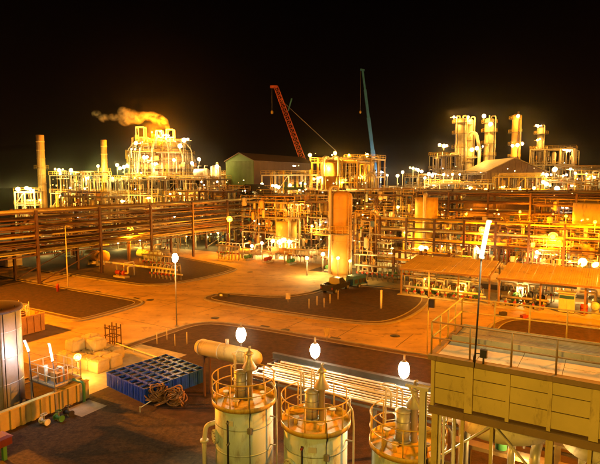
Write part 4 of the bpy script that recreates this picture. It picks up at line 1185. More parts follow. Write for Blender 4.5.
    for k in range(dense):            # small bore piping, trays and valves that crowd a process unit
        q = rnd.random()
        z = rnd.uniform(0.4, H + 0.6); x = rnd.uniform(-0.6, X + 0.4); y = rnd.uniform(-0.7, Y * 0.5)
        if q < 0.35:
            L = rnd.uniform(1.5, X * 0.6 + 1); r = rnd.choice([0.04, 0.06, 0.08]); x1 = min(X + 0.8, x + L)
            if x1 - x < 0.6: x1 = x + 0.8
            zz = rnd.uniform(0.2, H)
            if abs(zz - z) < 0.6: zz = z + 1.0
            MB().tube([(x, y, z), (x1, y, z), (x1, y, zz)], r, 6, 0.2).build('pipe', rnd.choice(['pipe_pale', 'white_paint', 'pipe_brown', 'yellow_paint', 'pipe_grey']), t)
        elif q < 0.7:
            h1 = rnd.uniform(1.0, 4.0); r = rnd.choice([0.05, 0.07, 0.1])
            za = max(0.1, z - h1)
            p = MB().cyl((x, y, za), (x, y, z), r, 7).build('pipe', rnd.choice(['pipe_pale', 'white_paint', 'pipe_brown', 'pipe_grey', 'red_paint']), t)
            MB().cyl((x, y, (za + z) / 2 - 0.15), (x, y, (za + z) / 2 + 0.15), r * 2.1, 8).build('valve', rnd.choice(['red_paint', 'pump_green', 'white_paint', 'blue_paint', 'steel_dark']), p)
        elif q < 0.8:
            MB().box(x, x + rnd.uniform(1.5, 4), y, y + 0.4, z, z + 0.1).build('cable_tray', rnd.choice(['steel', 'silver']), t)
        elif q < 0.9:
            w_ = rnd.uniform(0.3, 0.8)
            MB().box(x, x + w_, y - 0.1, y + 0.2, z, z + w_ * 1.3).build('instrument_box', rnd.choice(['pale_sheet', 'steel_dark', 'skip_orange', 'blue_paint', 'white_paint']), t)
        else:
            r = rnd.uniform(0.25, 0.55)
            MB().lathe([(0.01, 0), (r * 0.8, 0.1), (r, 0.3), (r, 1.5), (r * 0.8, 1.7), (0.01, 1.8)], 12, (x, y, max(0.2, min(z, H - 1)))).build('drum', rnd.choice(['cladding', 'cream_paint', 'orange_tank', 'sage']), t)
    if equip:
        for k, z in enumerate(zp[:-1]):
            for q in range(max(1, nx // 2)):
                x = rnd.uniform(0.5, max(0.6, X - 2)); y = Y * 0.3
                hh = (zp[k + 1] - z)
                if rnd.random() < 0.5:
                    MB().lathe([(0.01, z + .1), (0.7, z + 0.2), (0.8, z + 0.5), (0.8, z + hh * 0.7), (0.6, z + hh * 0.78), (0.01, z + hh * 0.82)], 16, (x, y, 0)).build('drum', rnd.choice(['cladding', 'cream_paint', 'orange_tank']), t)
                else:
                    MB().lathe([(0.01, -0.1), (0.5, 0.1), (0.6, 0.4), (0.6, 2.6), (0.5, 2.9), (0.01, 3.0)], 16, (x, y, z + 1.0), 'x').build('drum', rnd.choice(['cladding', 'cream_paint', 'silver']), t)
    return t
def ribbed(mb, p, q, z0, z1, n, depth=0.12):      # ribbed sheet wall between two ground points
    p = Vector(p); q = Vector(q); d = (q - p); L = d.length; d.normalize(); nrm = Vector((d.y, -d.x))
    vs_ = []; fs = []
    for i in range(2 * n + 1):
        c = p + d * (L * i / (2 * n)) + nrm * (depth if i % 2 else 0)
        vs_ += [(c.x, c.y, z0), (c.x, c.y, z1)]
    for i in range(2 * n):
        fs.append((2 * i, 2 * i + 2, 2 * i + 3, 2 * i + 1))
    return mb._add(vs_, fs, [False] * len(fs))

# ------------------------------------------------------------------ pump sheds on the right
def shed(label, u0, v0, L, W, zf, zb, posts):
    t = thing('pump_shed', label, 'shed', G(u0, v0), None)
    n = int(L / 0.86)
    me = MB()
    for k in range(4):                      # one ribbed sheet
        x = k * 0.205
        me.hexa([(x, -0.3, zf - 0.05), (x + 0.13, -0.3, zf - 0.05), (x + 0.13, W + 0.3, zb - 0.05), (x, W + 0.3, zb - 0.05), (x, -0.3, zf), (x + 0.13, -0.3, zf), (x + 0.13, W + 0.3, zb), (x, W + 0.3, zb)])
        me.hexa([(x + 0.13, -0.3, zf - 0.05), (x + 0.205, -0.3, zf - 0.05), (x + 0.205, W + 0.3, zb - 0.05), (x + 0.13, W + 0.3, zb - 0.05), (x + 0.15, -0.3, zf + 0.012), (x + 0.185, -0.3, zf + 0.012), (x + 0.185, W + 0.3, zb + 0.012), (x + 0.15, W + 0.3, zb + 0.012)])
    me = me.mesh('roof_sheet')
    for i in range(n):
        o = obj('roof_sheet', me, 'roofing', t); o.location = (i * 0.86, 0, random.uniform(0, 0.006))
    for i in range(posts + 1):
        x = 0.15 + (L - 0.3) * i / posts
        MB().box(x - 0.09, x + 0.09, 0.0, 0.18, 0, zf - 0.27).build('post', 'ochre_dark', t)
        MB().box(x - 0.09, x + 0.09, W - 0.18, W, 0, zb - 0.27).build('post', 'ochre_dark', t)
        MB().bar((x, 0.05, zf - 0.16), (x, W - 0.05, zb - 0.16), 0.12, 0.2).build('rafter', 'ochre_dark', t)
    MB().box(0, L, -0.3, -0.2, zf - 0.26, zf - 0.06).build('fascia', 'ochre_dark', t)
    MB().box(-0.2, L + 0.2, -0.4, W + 0.4, 0.012, 0.14).build('floor_slab', 'pad', t)
    return t
shed('low pump shed with rusty orange lean-to roof, left of two', -21.8, 60.0, 10.6, 6.2, 3.4, 4.15, 3)
shed('longer pump shed with rusty orange roof, right of two', -10.4, 59.6, 17.0, 6.2, 3.4, 4.15, 4)
k = 0
for i, u in enumerate((-20.4, -18.0, -15.4, -12.9)):
    pump(G(u, 61.7, 0.14), ANG + math.pi / 2 + 0.0, 'green pump with pale pipes under left shed roof, %s from left' % ORD[i], 'pump_green', 'pumps under the left shed')
for i, u in enumerate((-8.8, -6.2)):
    pump(G(u, 61.9, 0.14), ANG + math.pi / 2, 'dark pump under the right shed roof, %s from left' % ORD[i], 'steel_dark' if i else 'pump_green', 'pumps under the right shed', 1.25)
manifold(G(-20.9, 64.0, 0.14), ANG, 'pale pipe manifold at the back of the left pump shed', 8, 1.9, 1.0)
manifold(G(-9.4, 64.2, 0.14), ANG, 'pale pipe manifold at the back of the right pump shed', 7, 2.0, 1.0)
for i, u in enumerate((-19.2, -16.7, -14.1)):
    exchanger(G(u, 60.6, 0.14), ANG + math.pi / 2, 'small pale drum between pumps under the left shed, %s from left' % ORD[i], 2.6, 0.28, 0.7, 'cream_paint', 'horizontal_drum', 'drum')
for i, (u, m_) in enumerate(((-7.6, 'steel_dark'), (-1.0, 'sage'), (1.6, 'steel_dark'))):
    exchanger(G(u, 60.4, 0.14), ANG + math.pi / 2, 'horizontal drum under the right shed roof, %s from left' % ORD[i], 3.2, 0.42, 0.9, m_, 'horizontal_drum', 'drum')
manifold(G(-21.0, 60.5, 0.14), ANG, 'low pipe manifold along the front of the left shed', 10, 0.9, 0.95, 'pipe_pale')
manifold(G(-9.6, 60.3, 0.14), ANG, 'low pipe manifold along the front of the right shed', 5, 1.0, 0.95, 'pipe_grey')
cbn = thing('control_cabinet', 'white control cabinet with blue band under the right shed', 'cabinet', G(-3.6, 60.6, 0.14), None)
MB().box(-0.75, 0.75, -0.5, 0.5, 0.1, 2.1).build('case', 'pale_sheet', cbn)
MB().box(-0.70, 0.70, -0.52, -0.501, 1.5, 1.85).build('blue_band', 'blue_paint', cbn)
MB().box(-0.85, 0.85, -0.65, 0.6, 2.1, 2.18).build('roof', 'pale_sheet', cbn)
for x in (-0.36, 0.36):
    MB().box(x - 0.33, x + 0.33, -0.53, -0.501, 0.2, 1.42).build('door', 'cream_paint', cbn)
MB().box(-0.75, 0.75, -0.5, 0.5, 0.0, 0.098).build('plinth', 'steel_dark', cbn)
rdm = thing('red_drum', 'red drum standing right of the white control cabinet', 'drum', G(-2.0, 60.8, 0.14), None)
MB().lathe([(0.36, 0), (0.36, 0.3), (0.385, 0.32), (0.36, 0.34), (0.36, 0.62), (0.385, 0.64), (0.36, 0.66), (0.36, 0.95), (0.34, 0.96), (0.34, 0.93), (0.01, 0.93)], 20).build('shell', 'red_paint', rdm)
MB().cyl((0.2, 0, 0.93), (0.2, 0, 0.97), 0.05, 8).build('bung', 'steel', rdm)
for i, (px_, py_, z) in enumerate(((503, 315, 0.14), (513, 306, 0.14), (524, 318, 0.14))):
    t = thing('toolbox', ['dark open toolbox on the paving by the gravel bed', 'small dark crate on the shed paving edge', 'red toolbox on the gravel before the right shed'][i], 'toolbox', P(px_, py_, 0.07), 0.2 * i)
    MB().box(-0.35, 0.35, -0.22, 0.22, 0, 0.32).build('case', ['steel_dark', 'steel_dark', 'red_paint'][i], t)
    MB().tube([(-0.2, 0, 0.32), (-0.2, 0, 0.46), (0.2, 0, 0.46), (0.2, 0, 0.32)], 0.02, 6, 0.06).build('handle', 'steel', t)

# ------------------------------------------------------------------ tanks and columns of the middle distance
c_or = D(341, 230, 77.5)
column((c_or.x, c_or.y, 0), 'tall orange cylindrical column in the middle, brightest lit', 1.65, 12.4, 'orange_tank', (6.2,), dome=True, pipes=1, seed=1)
c = D(361.5, 240, 86); column((c.x, c.y, 0), 'short yellow tank right of the tall orange column', 1.1, 6.7, 'yellow_paint', (), 'storage_tank', 'tank', 1, True, 2)
c = D(426, 225, 99); column((c.x, c.y, 0), 'yellow cylindrical tank rising behind the left pump shed', 2.15, 10.7, 'yellow_paint', (), 'storage_tank', 'tank', 1, False, 3)
c = D(602, 235, 84); column((c.x, c.y, 0), 'broad ochre tank at the right edge behind the sheds', 4.4, 10.2, 'ochre', (), 'storage_tank', 'tank', 1, False, 4)
c = D(286.5, 240, 100); column((c.x, c.y, 0), 'squat ochre tank behind the twin floodlights', 2.0, 6.0, 'ochre', (), 'storage_tank', 'tank', 2, False, 5)
c = D(384, 228, 98); t = thing('vent_pole', 'thin white vertical vent pipe right of the short yellow tank', 'vent pipe', (c.x, c.y, 0), None)
MB().cyl((0, 0, 0), (0, 0, 8.2), 0.16, 10).build('pipe', 'white_paint', t); MB().lathe([(0.3, 8.2), (0.3, 8.28), (0.05, 8.5)], 12).build('cap', 'white_paint', t)
# steel platform on the orange column's right side
steel_frame(G(-32.0, 69.6), ANG, 'brown steel access platform beside the tall orange column', 1, 1, 2.0, 2.0, [3.2, 6.4, 8.4], 'steel_brown', 4, 8, dense=40, rail=True, ww=0.18, equip=False)
# process frames
f = D(243, 250, 108); steel_frame((f.x, f.y, 0), ANG, 'pipe filled steel frame left of the squat ochre tank', 3, 2, 4.2, 4.0, [3.5, 6.6, 9.6], 'steel', 21, 26, dense=170)
f = D(296, 250, 104); steel_frame((f.x, f.y, 0), ANG, 'brown pipework frame just left of the tall orange column', 2, 2, 3.6, 3.6, [3.4, 6.8, 9.8], 'steel_brown', 22, 22, dense=130)
f = D(357, 250, 110); steel_frame((f.x, f.y, 0), ANG, 'dark steel frame with pipes right of the tall orange column', 3, 2, 4.0, 4.0, [4.0, 7.5, 11.0], 'steel_brown', 23, 24, dense=120)
f = D(452, 240, 92); steel_frame((f.x, f.y, 0), ANG, 'yellow lit pipe frame behind the gap between the sheds', 3, 1, 4.0, 4.0, [3.4, 6.5], 'steel', 24, 22, dense=130)
f = D(508, 240, 84); steel_frame((f.x, f.y, 0), ANG, 'orange lit pipe frame behind the right pump shed', 3, 1, 4.0, 3.5, [3.2, 6.2], 'steel_brown', 25, 22, dense=130)
f = D(200, 240, 118); steel_frame((f.x, f.y, 0), ANG, 'dark tower frame at the right end of left pipe rack', 2, 2, 4.0, 4.0, [4, 8, 11.5], 'steel_brown', 26, 18, dense=80)
f = D(110, 240, 112); steel_frame((f.x, f.y, 0), ANG, 'pale steel frame seen through the left pipe rack', 4, 1, 5.0, 5.0, [4.5, 8.0], 'steel', 27, 20, dense=90)
f = D(22, 240, 100); steel_frame((f.x, f.y, 0), ANG, 'low steel frame seen under the far left pipe rack', 3, 1, 5.0, 4.0, [3.8, 6.5], 'steel', 28, 14, dense=60)
# exchangers, pumps and manifolds on the process floor
EX = [(-57.5, 74.5, 4.8, 0.5, 1.2, 'cladding', 'pale horizontal exchanger left in front of the process frame'), (-51.5, 76.5, 5.0, 0.6, 1.5, 'orange_tank', 'orange horizontal exchanger in front of the squat ochre tank'),
      (-45.5, 79.5, 5.5, 0.5, 1.3, 'cream_paint', 'cream exchanger between squat ochre tank and orange column'), (-27.0, 76.0, 5.0, 0.6, 1.4, 'cladding', 'pale exchanger right of the tall orange column'),
      (-24.0, 81.5, 6.0, 0.7, 1.6, 'silver', 'silver exchanger behind the left pump shed'), (-15.5, 76.5, 6.0, 0.6, 1.5, 'cream_paint', 'cream exchanger behind the gap between sheds'),
      (-7.5, 74.5, 6.0, 0.7, 1.6, 'orange_tank', 'orange exchanger behind the right pump shed'), (-20.0, 71.0, 5.0, 0.5, 1.3, 'cream_paint', 'cream exchanger close behind the left pump shed')]
for u, v, L, r, z, m_, lab in EX:
    exchanger(G(u, v, 0.01), ANG, lab, L, r, z, m_)
MF = [(-60.0, 71.5, 7, 2.4, 'pipe manifold left below the orange street lamp'), (-55.0, 80.0, 9, 3.0, 'tall pipe manifold beneath the squat ochre tank'), (-47.5, 75.5, 7, 2.2, 'pipe manifold right of the twin floodlights'), (-40.5, 74.5, 6, 2.6, 'pipe manifold just left of the tall orange column'),
      (-30.5, 66.8, 8, 2.0, 'low pipe manifold at the foot of the orange column'), (-24.0, 67.8, 8, 2.4, 'pipe manifold along the back of the left shed'), (-12.0, 69.5, 9, 2.8, 'pipe manifold behind the right shed'), (-38.0, 82.0, 9, 3.4, 'tall pipe manifold behind the tall orange column')]
for u, v, n, h_, lab in MF:
    manifold(G(u, v, 0.01), ANG, lab, n, h_, 0.75, random.choice(['pipe_pale', 'pipe_grey', 'yellow_paint']))
PU = [(-61.0, 74.5, 'green pump far left on the process floor'), (-54.5, 73.0, 'green pump below the pipe frame'), (-50.0, 72.6, 'red pump at the road edge of the process floor'), (-45.5, 72.8, 'green pump right of the red pump'), (-37.3, 71.0, 'green pump at left foot of the orange column'), (-26.5, 69.8, 'green pump right of the orange column foot')]
for i, (u, v, lab) in enumerate(PU):
    pump(G(u, v, 0.01), ANG + random.choice([0, math.pi / 2]), lab, 'red_paint' if i == 2 else 'pump_green')
# low piping under the left rack
lp = thing('low_pipe', 'long white pipe on low supports under the left pipe rack', 'pipe', G(-69, 53.2, 0.07), None)
MB().cyl((0, 0, 1.2), (12.2, 0, 1.2), 0.16, 10).build('pipe', 'white_paint', lp)
for x in (0.4, 4.2, 8.0, 11.8):
    MB().box(x - 0.1, x + 0.1, -0.1, 0.1, 0, 1.04).build('support', 'steel', lp)
pump(G(-60.0, 50.0, 0.07), ANG, 'bright red pump on the gravel under the left pipe rack', 'red_paint', None, 1.1)
manifold(G(-56.2, 52.2, 0.07), ANG, 'pale hooped pipe manifold under the right half of left rack', 7, 1.5, 0.75, 'pipe_pale')
manifold(G(-63.5, 57.5, 0.07), ANG, 'pipe manifold behind the white low pipe under the rack', 8, 2.2, 0.9, 'pipe_grey')
exchanger(G(-74.5, 55.5, 0.07), ANG, 'brown horizontal tank beneath the far left of the rack', 4.5, 0.9, 1.5, 'orange_tank', 'horizontal_tank', 'tank')
exchanger(G(-69.0, 61.5, 0.07), ANG, 'pale green horizontal tank behind the left rack posts', 5.0, 0.8, 1.4, 'sage', 'horizontal_tank', 'tank')
# white cabin at far left under the rack
cbx = thing('site_cabin', 'small white site cabin at far left under the pipe rack', 'cabin', Vector((D(6, 250, 84).x, 84, 0)), None)
MB().box(-2.4, 2.4, -1.2, 1.2, 0.25, 2.7).build('wall', 'pale_sheet', cbx)
MB().box(-2.55, 2.55, -1.35, 1.35, 2.7, 2.85).build('roof', 'white_paint', cbx)
for x in (-1.4, 0.2):
    wd = MB().box(x - 0.5, x + 0.5, -1.25, -1.201, 1.3, 2.2).build('window', 'white_paint', cbx)
    MB().box(x - 0.42, x + 0.42, -1.265, -1.251, 1.38, 2.12).build('pane', 'window_glass', wd)
MB().box(1.1, 1.95, -1.25, -1.201, 0.3, 2.3).build('door', 'cream_paint', cbx)
for x in (-2, 0, 2):
    MB().box(x - 0.2, x + 0.2, -1, 1, 0, 0.248).build('skid', 'steel_dark', cbx)

chs = thing('compressor_house', 'wide brown ribbed compressor house wall behind the right pipe racks', 'building', G(-27, 112.5), None)
for k in range(16):
    xa = k * 2.5
    w_ = MB()
    for q in range(5):
        w_.box(xa + q * 0.5, xa + q * 0.5 + 0.34, 0.0, 0.14, 0, 9.6).box(xa + q * 0.5 + 0.34, xa + q * 0.5 + 0.49, 0.06, 0.14, 0, 9.6)
    w_.build('wall_panel', 'brown_sheet', chs)
MB().hexa([(-0.4, -0.4, 9.602), (40.4, -0.4, 9.602), (40.4, 7.5, 11.0), (-0.4, 7.5, 11.0), (-0.4, -0.4, 9.75), (40.4, -0.4, 9.75), (40.4, 7.5, 11.15), (-0.4, 7.5, 11.15)]).build('roof', 'roofing', chs)
MB().box(-0.1, 0.1, 0.15, 7.4, 0, 9.6).build('end_wall', 'brown_sheet', chs)
for x in (6, 16, 27, 35):
    dr_ = MB().box(x, x + 3.2, -0.06, -0.01, 0, 3.8).build('roller_door', 'ochre_dark', chs)
    for q in range(7):
        MB().box(x + 0.05, x + 3.15, -0.09, -0.062, 0.1 + q * 0.53, 0.5 + q * 0.53).build('slat', 'ochre_dark', dr_)

EXTRA = [(258, 122, 4, 2, [3.8, 7.5, 10.6], 'crowded pipe structure behind the squat ochre tank'), (305, 126, 3, 2, [4, 8, 11.5], 'crowded pipe structure behind the tall orange column'),
         (384, 116, 3, 2, [3.6, 7.2, 10.4], 'crowded pipe structure left of the yellow tank'), (405, 100, 2, 1, [3.2, 6.0], 'low crowded pipework beside the yellow tank foot'),
         (462, 112, 4, 1, [3.6, 7.0, 10], 'crowded pipework above the left shed roof'), (536, 96, 4, 1, [3.4, 6.6, 9.4], 'crowded pipework above the right shed roof'),
         (214, 132, 3, 2, [4, 8, 11.5], 'crowded pipe structure left of the dark canopy'), (170, 124, 4, 1, [4, 7.5, 10.5], 'crowded pipe structure behind the right half of left rack'),
         (60, 116, 4, 1, [4, 7.6, 10.5], 'crowded pipe structure behind the left half of left rack'), (330, 100, 2, 1, [3.4, 6.8], 'low pipework right behind the tall orange column')]
for i, (x, dist, nx, ny, lv, lab) in enumerate(EXTRA):
    q = D(x, 180, dist)
    steel_frame((q.x, q.y, 0), ANG, lab, nx, ny, 4.0, 4.0, lv, ['steel', 'steel_brown', 'steel_brown', 'yellow_paint'][i % 4], 80 + i, 18, dense=110)
# ------------------------------------------------------------------ background: left unit
def gp(px_, dist):
    p = D(px_, 180, dist)
    return Vector((p.x, p.y, 0))
def zat(py_, dist):
    return D(300, py_, dist).z
def stack(px_, ytop, dist, r, label):
    h = zat(ytop, dist)
    t = thing('chimney_stack', label, 'chimney', gp(px_, dist), 0.0)
    MB().lathe([(r * 1.12, 0), (r * 1.05, h * 0.5), (r, h), (r * 0.85, h), (r * 0.85, h - 0.6), (0.01, h - 0.6)], 24).build('shaft', 'orange_tank', t)
    for k in range(7):
        z = h * 0.35 + k * h * 0.095
        MB().lathe([(r * 1.06, z), (r * 1.12, z + 0.1), (r * 1.06, z + 0.3)], 24).build('band', 'orange_tank', t)
    ring_platform(t, h * 0.62, r, r + 1.0, 'yellow_paint')
    ladder(t, (0.3, -r - 0.3, 0), h - 0.5, 0)
    return t
stack(42, 135, 170, 1.2, 'taller orange chimney stack at the far left')
stack(105, 140, 172, 0.95, 'shorter orange chimney stack left of the domed converter')
f = gp(50, 162); steel_frame(f, ANG, 'yellow lit plant frame at the foot of the taller stack', 3, 2, 5.2, 5.0, [5, 10, 15.5], 'steel', 31, 30, dense=80, pm=['pipe_pale', 'pipe_grey', 'yellow_paint'])
f = gp(80, 170); steel_frame(f, ANG, 'plant frame between the two orange chimney stacks', 3, 2, 4.5, 5.0, [4, 9, 13.5], 'steel', 32, 26, dense=60, pm=['pipe_pale', 'pipe_grey', 'yellow_paint'])
f = gp(107, 166); steel_frame(f, ANG, 'tall open steel frame below the domed converter, left half', 4, 2, 5.0, 6.0, [4.5, 9.5, 14.2], 'steel', 33, 30, dense=90, pm=['pipe_pale', 'pipe_grey', 'yellow_paint'])
f = gp(165, 156); steel_frame(f, ANG, 'tall open steel frame below the domed converter, right half', 3, 2, 5.0, 6.0, [4.5, 9.5, 14.2], 'steel_brown', 34, 28, dense=80, pm=['pipe_pale', 'pipe_grey', 'pipe_brown'])
f = gp(14, 160); steel_frame(f, 0.0, 'small two storey lit hut frame at far left edge', 2, 1, 3.0, 4.0, [6.5, 10.5], 'cream_paint', 35, 6, ww=0.35)
cv = thing('domed_converter', 'huge domed converter vessel with stepped top and platforms, smoke above', 'reactor', gp(162, 178), 0.0)
zb = 14.8
for k in range(8):
    a = k * math.pi / 4 + 0.2
    MB().cyl((8.4 * math.cos(a), 8.4 * math.sin(a), 0), (8.4 * math.cos(a), 8.4 * math.sin(a), zb), 0.5, 10).build('leg', 'steel', cv)
MB().lathe([(9.8, zb), (9.9, zb + 0.6), (9.9, zb + 8.0), (9.0, zb + 9.0), (7.9, zb + 9.4)], 40).build('lower_shell', 'brown_sheet', cv)
MB().lathe([(7.4, zb + 9.4), (7.4, zb + 11.4), (6.8, zb + 12.3), (3.5, zb + 12.8), (0.01, zb + 13.0)], 36).build('upper_shell', 'orange_tank', cv)
rc = random.Random(77)
for k in range(30):
    a = -math.pi + k * math.pi / 29
    MB().bar((10.2 * math.cos(a), 10.2 * math.sin(a), zb + 0.2), (10.2 * math.cos(a), 10.2 * math.sin(a), zb + 8.2), 0.3).build('rib', rc.choice(['steel', 'pipe_pale', 'ochre_dark', 'steel_brown']), cv)
for z_, r0, r1, kk in ((0.4, 10.0, 11.8, 26), (2.8, 10.0, 11.4, 26), (5.2, 10.0, 11.4, 26), (7.8, 9.6, 11.2, 26), (9.9, 7.6, 9.8, 22), (11.6, 6.9, 8.4, 20)):
    ring_platform(cv, zb + z_, r0, r1, 'yellow_paint', k=kk)
for k in range(150):
    a = rc.uniform(-math.pi, 0.1); hi = rc.random() < 0.35
    R_ = rc.uniform(7.9, 9.4) if hi else rc.uniform(10.3, 11.6)
    z = zb + (rc.uniform(9.5, 13.5) if hi else rc.uniform(-0.5, 9.2))
    e = Vector((R_ * math.cos(a), R_ * math.sin(a), 0)); q = rc.random()
    if q < 0.5:
        MB().cyl(e + Vector((0, 0, max(zb, z - rc.uniform(1, 4)))), e + Vector((0, 0, z + 0.3)), rc.choice([0.09, 0.14, 0.22]), 7).build('riser', rc.choice(['pipe_pale', 'white_paint', 'yellow_paint', 'pipe_grey']), cv)
    elif q < 0.7:
        MB().box(e.x - 0.5, e.x + rc.uniform(0.2, 0.9), e.y - 0.3, e.y + 0.3, z, z + rc.uniform(0.5, 1.5)).build('equipment_box', rc.choice(['pale_sheet', 'ochre', 'steel', 'skip_orange']), cv)
    elif q < 0.85:
        MB().arc((0, 0, z), R_, rc.choice([0.1, 0.16]), a, a + rc.uniform(0.2, 0.8), 12, 6).build('curved_pipe', rc.choice(['pipe_pale', 'yellow_paint', 'pipe_grey']), cv)
    else:
        r = rc.uniform(0.1, 0.24)
        MB().lathe([(0.01, -r), (r * 0.7, -r * 0.7), (r, 0), (r * 0.7, r * 0.6), (0.01, r)], 8, (e.x, e.y - 0.2, z)).build('work_light', rc.choice(['lamp_white', 'lamp_warm', 'lamp_green', 'lamp_warm']), cv)
for k in range(7):
    a = -2.95 + k * 0.46
    e = Vector((math.cos(a), math.sin(a), 0))
    MB().tube([e * 5.2 + Vector((0, 0, zb + 12.6)), e * 7.6 + Vector((0, 0, zb + 12.9 - (k % 2))), e * 10.9 + Vector((0, 0, zb + 9.2 - (k % 3))), e * 10.9 + Vector((0, 0, zb - 3))], 0.3 if k % 2 else 0.2, 8, 1.0).build('down_pipe', 'pipe_pale', cv)
for x, hgt, w_ in ((-5.6, 3.6, 1.3), (0.6, 2.4, 1.0), (4.2, 2.8, 1.1)):
    tw = MB()
    for sx in (-w_, w_):
        for sy in (-w_, w_):
            tw.bar((x + sx, sy - 3.5, zb + 11), (x + sx, sy - 3.5, zb + 13 + hgt), 0.22)
    for z in (13.2, 13 + hgt):
        for sy in (-w_, w_):
            tw.bar((x - w_, sy - 3.5, zb + z), (x + w_, sy - 3.5, zb + z), 0.2)
        for sx in (-w_, w_):
            tw.bar((x + sx, -w_ - 3.5, zb + z - .22), (x + sx, w_ - 3.5, zb + z - .22), 0.2)
    tw.build('hoist_frame', 'white_paint', cv)
vt = MB().cyl((2.4, -1.5, zb + 12.8), (2.4, -1.5, zb + 16.0), 0.5, 12).build('vent_stack', 'steel', cv)
exchanger(gp(196, 164) + Vector((0, 0, 14.28)), ANG, 'small bright drum on the deck right of the converter', 5, 1.2, 2.0, 'white_paint', 'horizontal_drum', 'drum')
t = column(gp(216, 160), 'short vertical vessel with lamp right of the converter', 1.6, 18.5, 'cladding', (9, 15), pipes=1, seed=6)

# orange lit smoke drifting from the vent
ms = bpy.data.materials.new('smoke'); ms.use_nodes = True
nt = ms.node_tree; nt.nodes.clear()
mo = nt.nodes.new('ShaderNodeOutputMaterial'); pv = nt.nodes.new('ShaderNodeVolumePrincipled')
pv.inputs['Color'].default_value = (0.92, 0.82, 0.6, 1)
tc_ = nt.nodes.new('ShaderNodeTexCoord'); gr = nt.nodes.new('ShaderNodeTexGradient'); gr.gradient_type = 'SPHERICAL'
nt.links.new(tc_.outputs['Object'], gr.inputs['Vector'])
tn = nt.nodes.new('ShaderNodeTexNoise'); tn.inputs['Scale'].default_value = 0.42; tn.inputs['Detail'].default_value = 6; tn.inputs['Roughness'].default_value = 0.7; tn.inputs['Distortion'].default_value = 0.6
ge = nt.nodes.new('ShaderNodeNewGeometry'); nt.links.new(ge.outputs['Position'], tn.inputs['Vector'])
mr = nt.nodes.new('ShaderNodeMapRange'); mr.inputs['From Min'].default_value = 0.42; mr.inputs['From Max'].default_value = 0.66
nt.links.new(tn.outputs['Fac'], mr.inputs['Value'])
ml = nt.nodes.new('ShaderNodeMath'); ml.operation = 'MULTIPLY'; nt.links.new(gr.outputs['Fac'], ml.inputs[0]); nt.links.new(mr.outputs['Result'], ml.inputs[1])
m2 = nt.nodes.new('ShaderNodeMath'); m2.operation = 'MULTIPLY'; m2.inputs[1].default_value = 1.0; nt.links.new(ml.outputs[0], m2.inputs[0])
nt.links.new(m2.outputs[0], pv.inputs['Density']); nt.links.new(pv.outputs[0], mo.inputs['Volume'])
puff_me = MB().lathe([(0.001, -1.0), (0.38, -0.92), (0.7, -0.71), (0.92, -0.38), (1.0, 0), (0.92, 0.38), (0.7, 0.71), (0.38, 0.92), (0.001, 1.0)], 16).mesh('puff')
import bmesh
bmm = bmesh.new(); bmm.from_mesh(puff_me); bmesh.ops.remove_doubles(bmm, verts=bmm.verts, dist=0.01); bmesh.ops.recalc_face_normals(bmm, faces=bmm.faces); bmm.to_mesh(puff_me); bmm.free()
sb = D(169, 133, 176.5)
smt = thing('smoke', 'orange lit smoke plume drifting left from the converter vent', 'smoke', sb, 0.0)
for x, y, r, sx in ((168.5, 130, 0.9, 0.8), (166.5, 126.5, 1.4, 0.9), (163, 122.5, 2.0, 1.0), (158, 119.5, 2.0, 1.3), (151.5, 116.5, 1.8, 1.5), (144, 116, 1.7, 1.5), (137, 118, 2.3, 1.2), (130, 116.5, 2.9, 1.1), (123.5, 112.5, 2.2, 1.0), (125, 120, 2.2, 1.2), (114, 117, 1.5, 1.4), (104, 118, 1.6, 1.3), (96.5, 114, 1.5, 1.2)):
    o = obj('puff', puff_me, ms, smt)
    o.location = D(x, y, 176.5) - sb
    o.scale = (r * sx, r, r)

# ------------------------------------------------------------------ background: middle
wh = thing('warehouse', 'long warehouse with green gable end and brown upper wall', 'warehouse', gp(226, 160), None)
W_, L_, ze, zr = 10.5, 36.0, 19.6, 22.0
ribbed(MB(), (0, 0), (W_, 0), 0, ze, 22).build('gable_wall', 'green_sheet', wh, 'green sheet gable wall')
MB()._add([(0, 0, ze), (W_, 0, ze), (W_ / 2, 0, zr)], [(0, 1, 2)], [False]).build('gable_top', 'green_sheet', wh)
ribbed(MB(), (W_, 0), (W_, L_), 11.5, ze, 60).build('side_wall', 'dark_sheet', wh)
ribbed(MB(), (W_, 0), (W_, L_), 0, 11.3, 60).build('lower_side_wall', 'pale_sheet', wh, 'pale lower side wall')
MB().box(W_ + 0.02, W_ + 0.3, 0, L_, 11.3, 11.5).build('flashing', 'steel', wh)
MB()._add([(-0.4, -0.4, ze - 0.1), (W_ / 2, -0.4, zr), (W_ / 2, L_, zr), (-0.4, L_, ze - 0.1), (W_ + 0.5, -0.4, ze - 0.1), (W_ + 0.5, L_, ze - 0.1), (-0.4, -0.4, ze + 0.1), (W_ / 2, -0.4, zr + 0.2), (W_ / 2, L_, zr + 0.2), (-0.4, L_, ze + 0.1), (W_ + 0.5, -0.4, ze + 0.1), (W_ + 0.5, L_, ze + 0.1)],
          [(0, 1, 2, 3), (1, 4, 5, 2), (6, 9, 8, 7), (7, 8, 11, 10), (0, 6, 7, 1), (1, 7, 10, 4), (4, 10, 11, 5), (3, 2, 8, 9), (2, 5, 11, 8), (0, 3, 9, 6)], [False] * 10).build('roof', 'dark_sheet', wh)
ribbed(MB(), (0, L_), (0, 0), 0, ze, 60).build('side_wall', 'dark_sheet', wh)
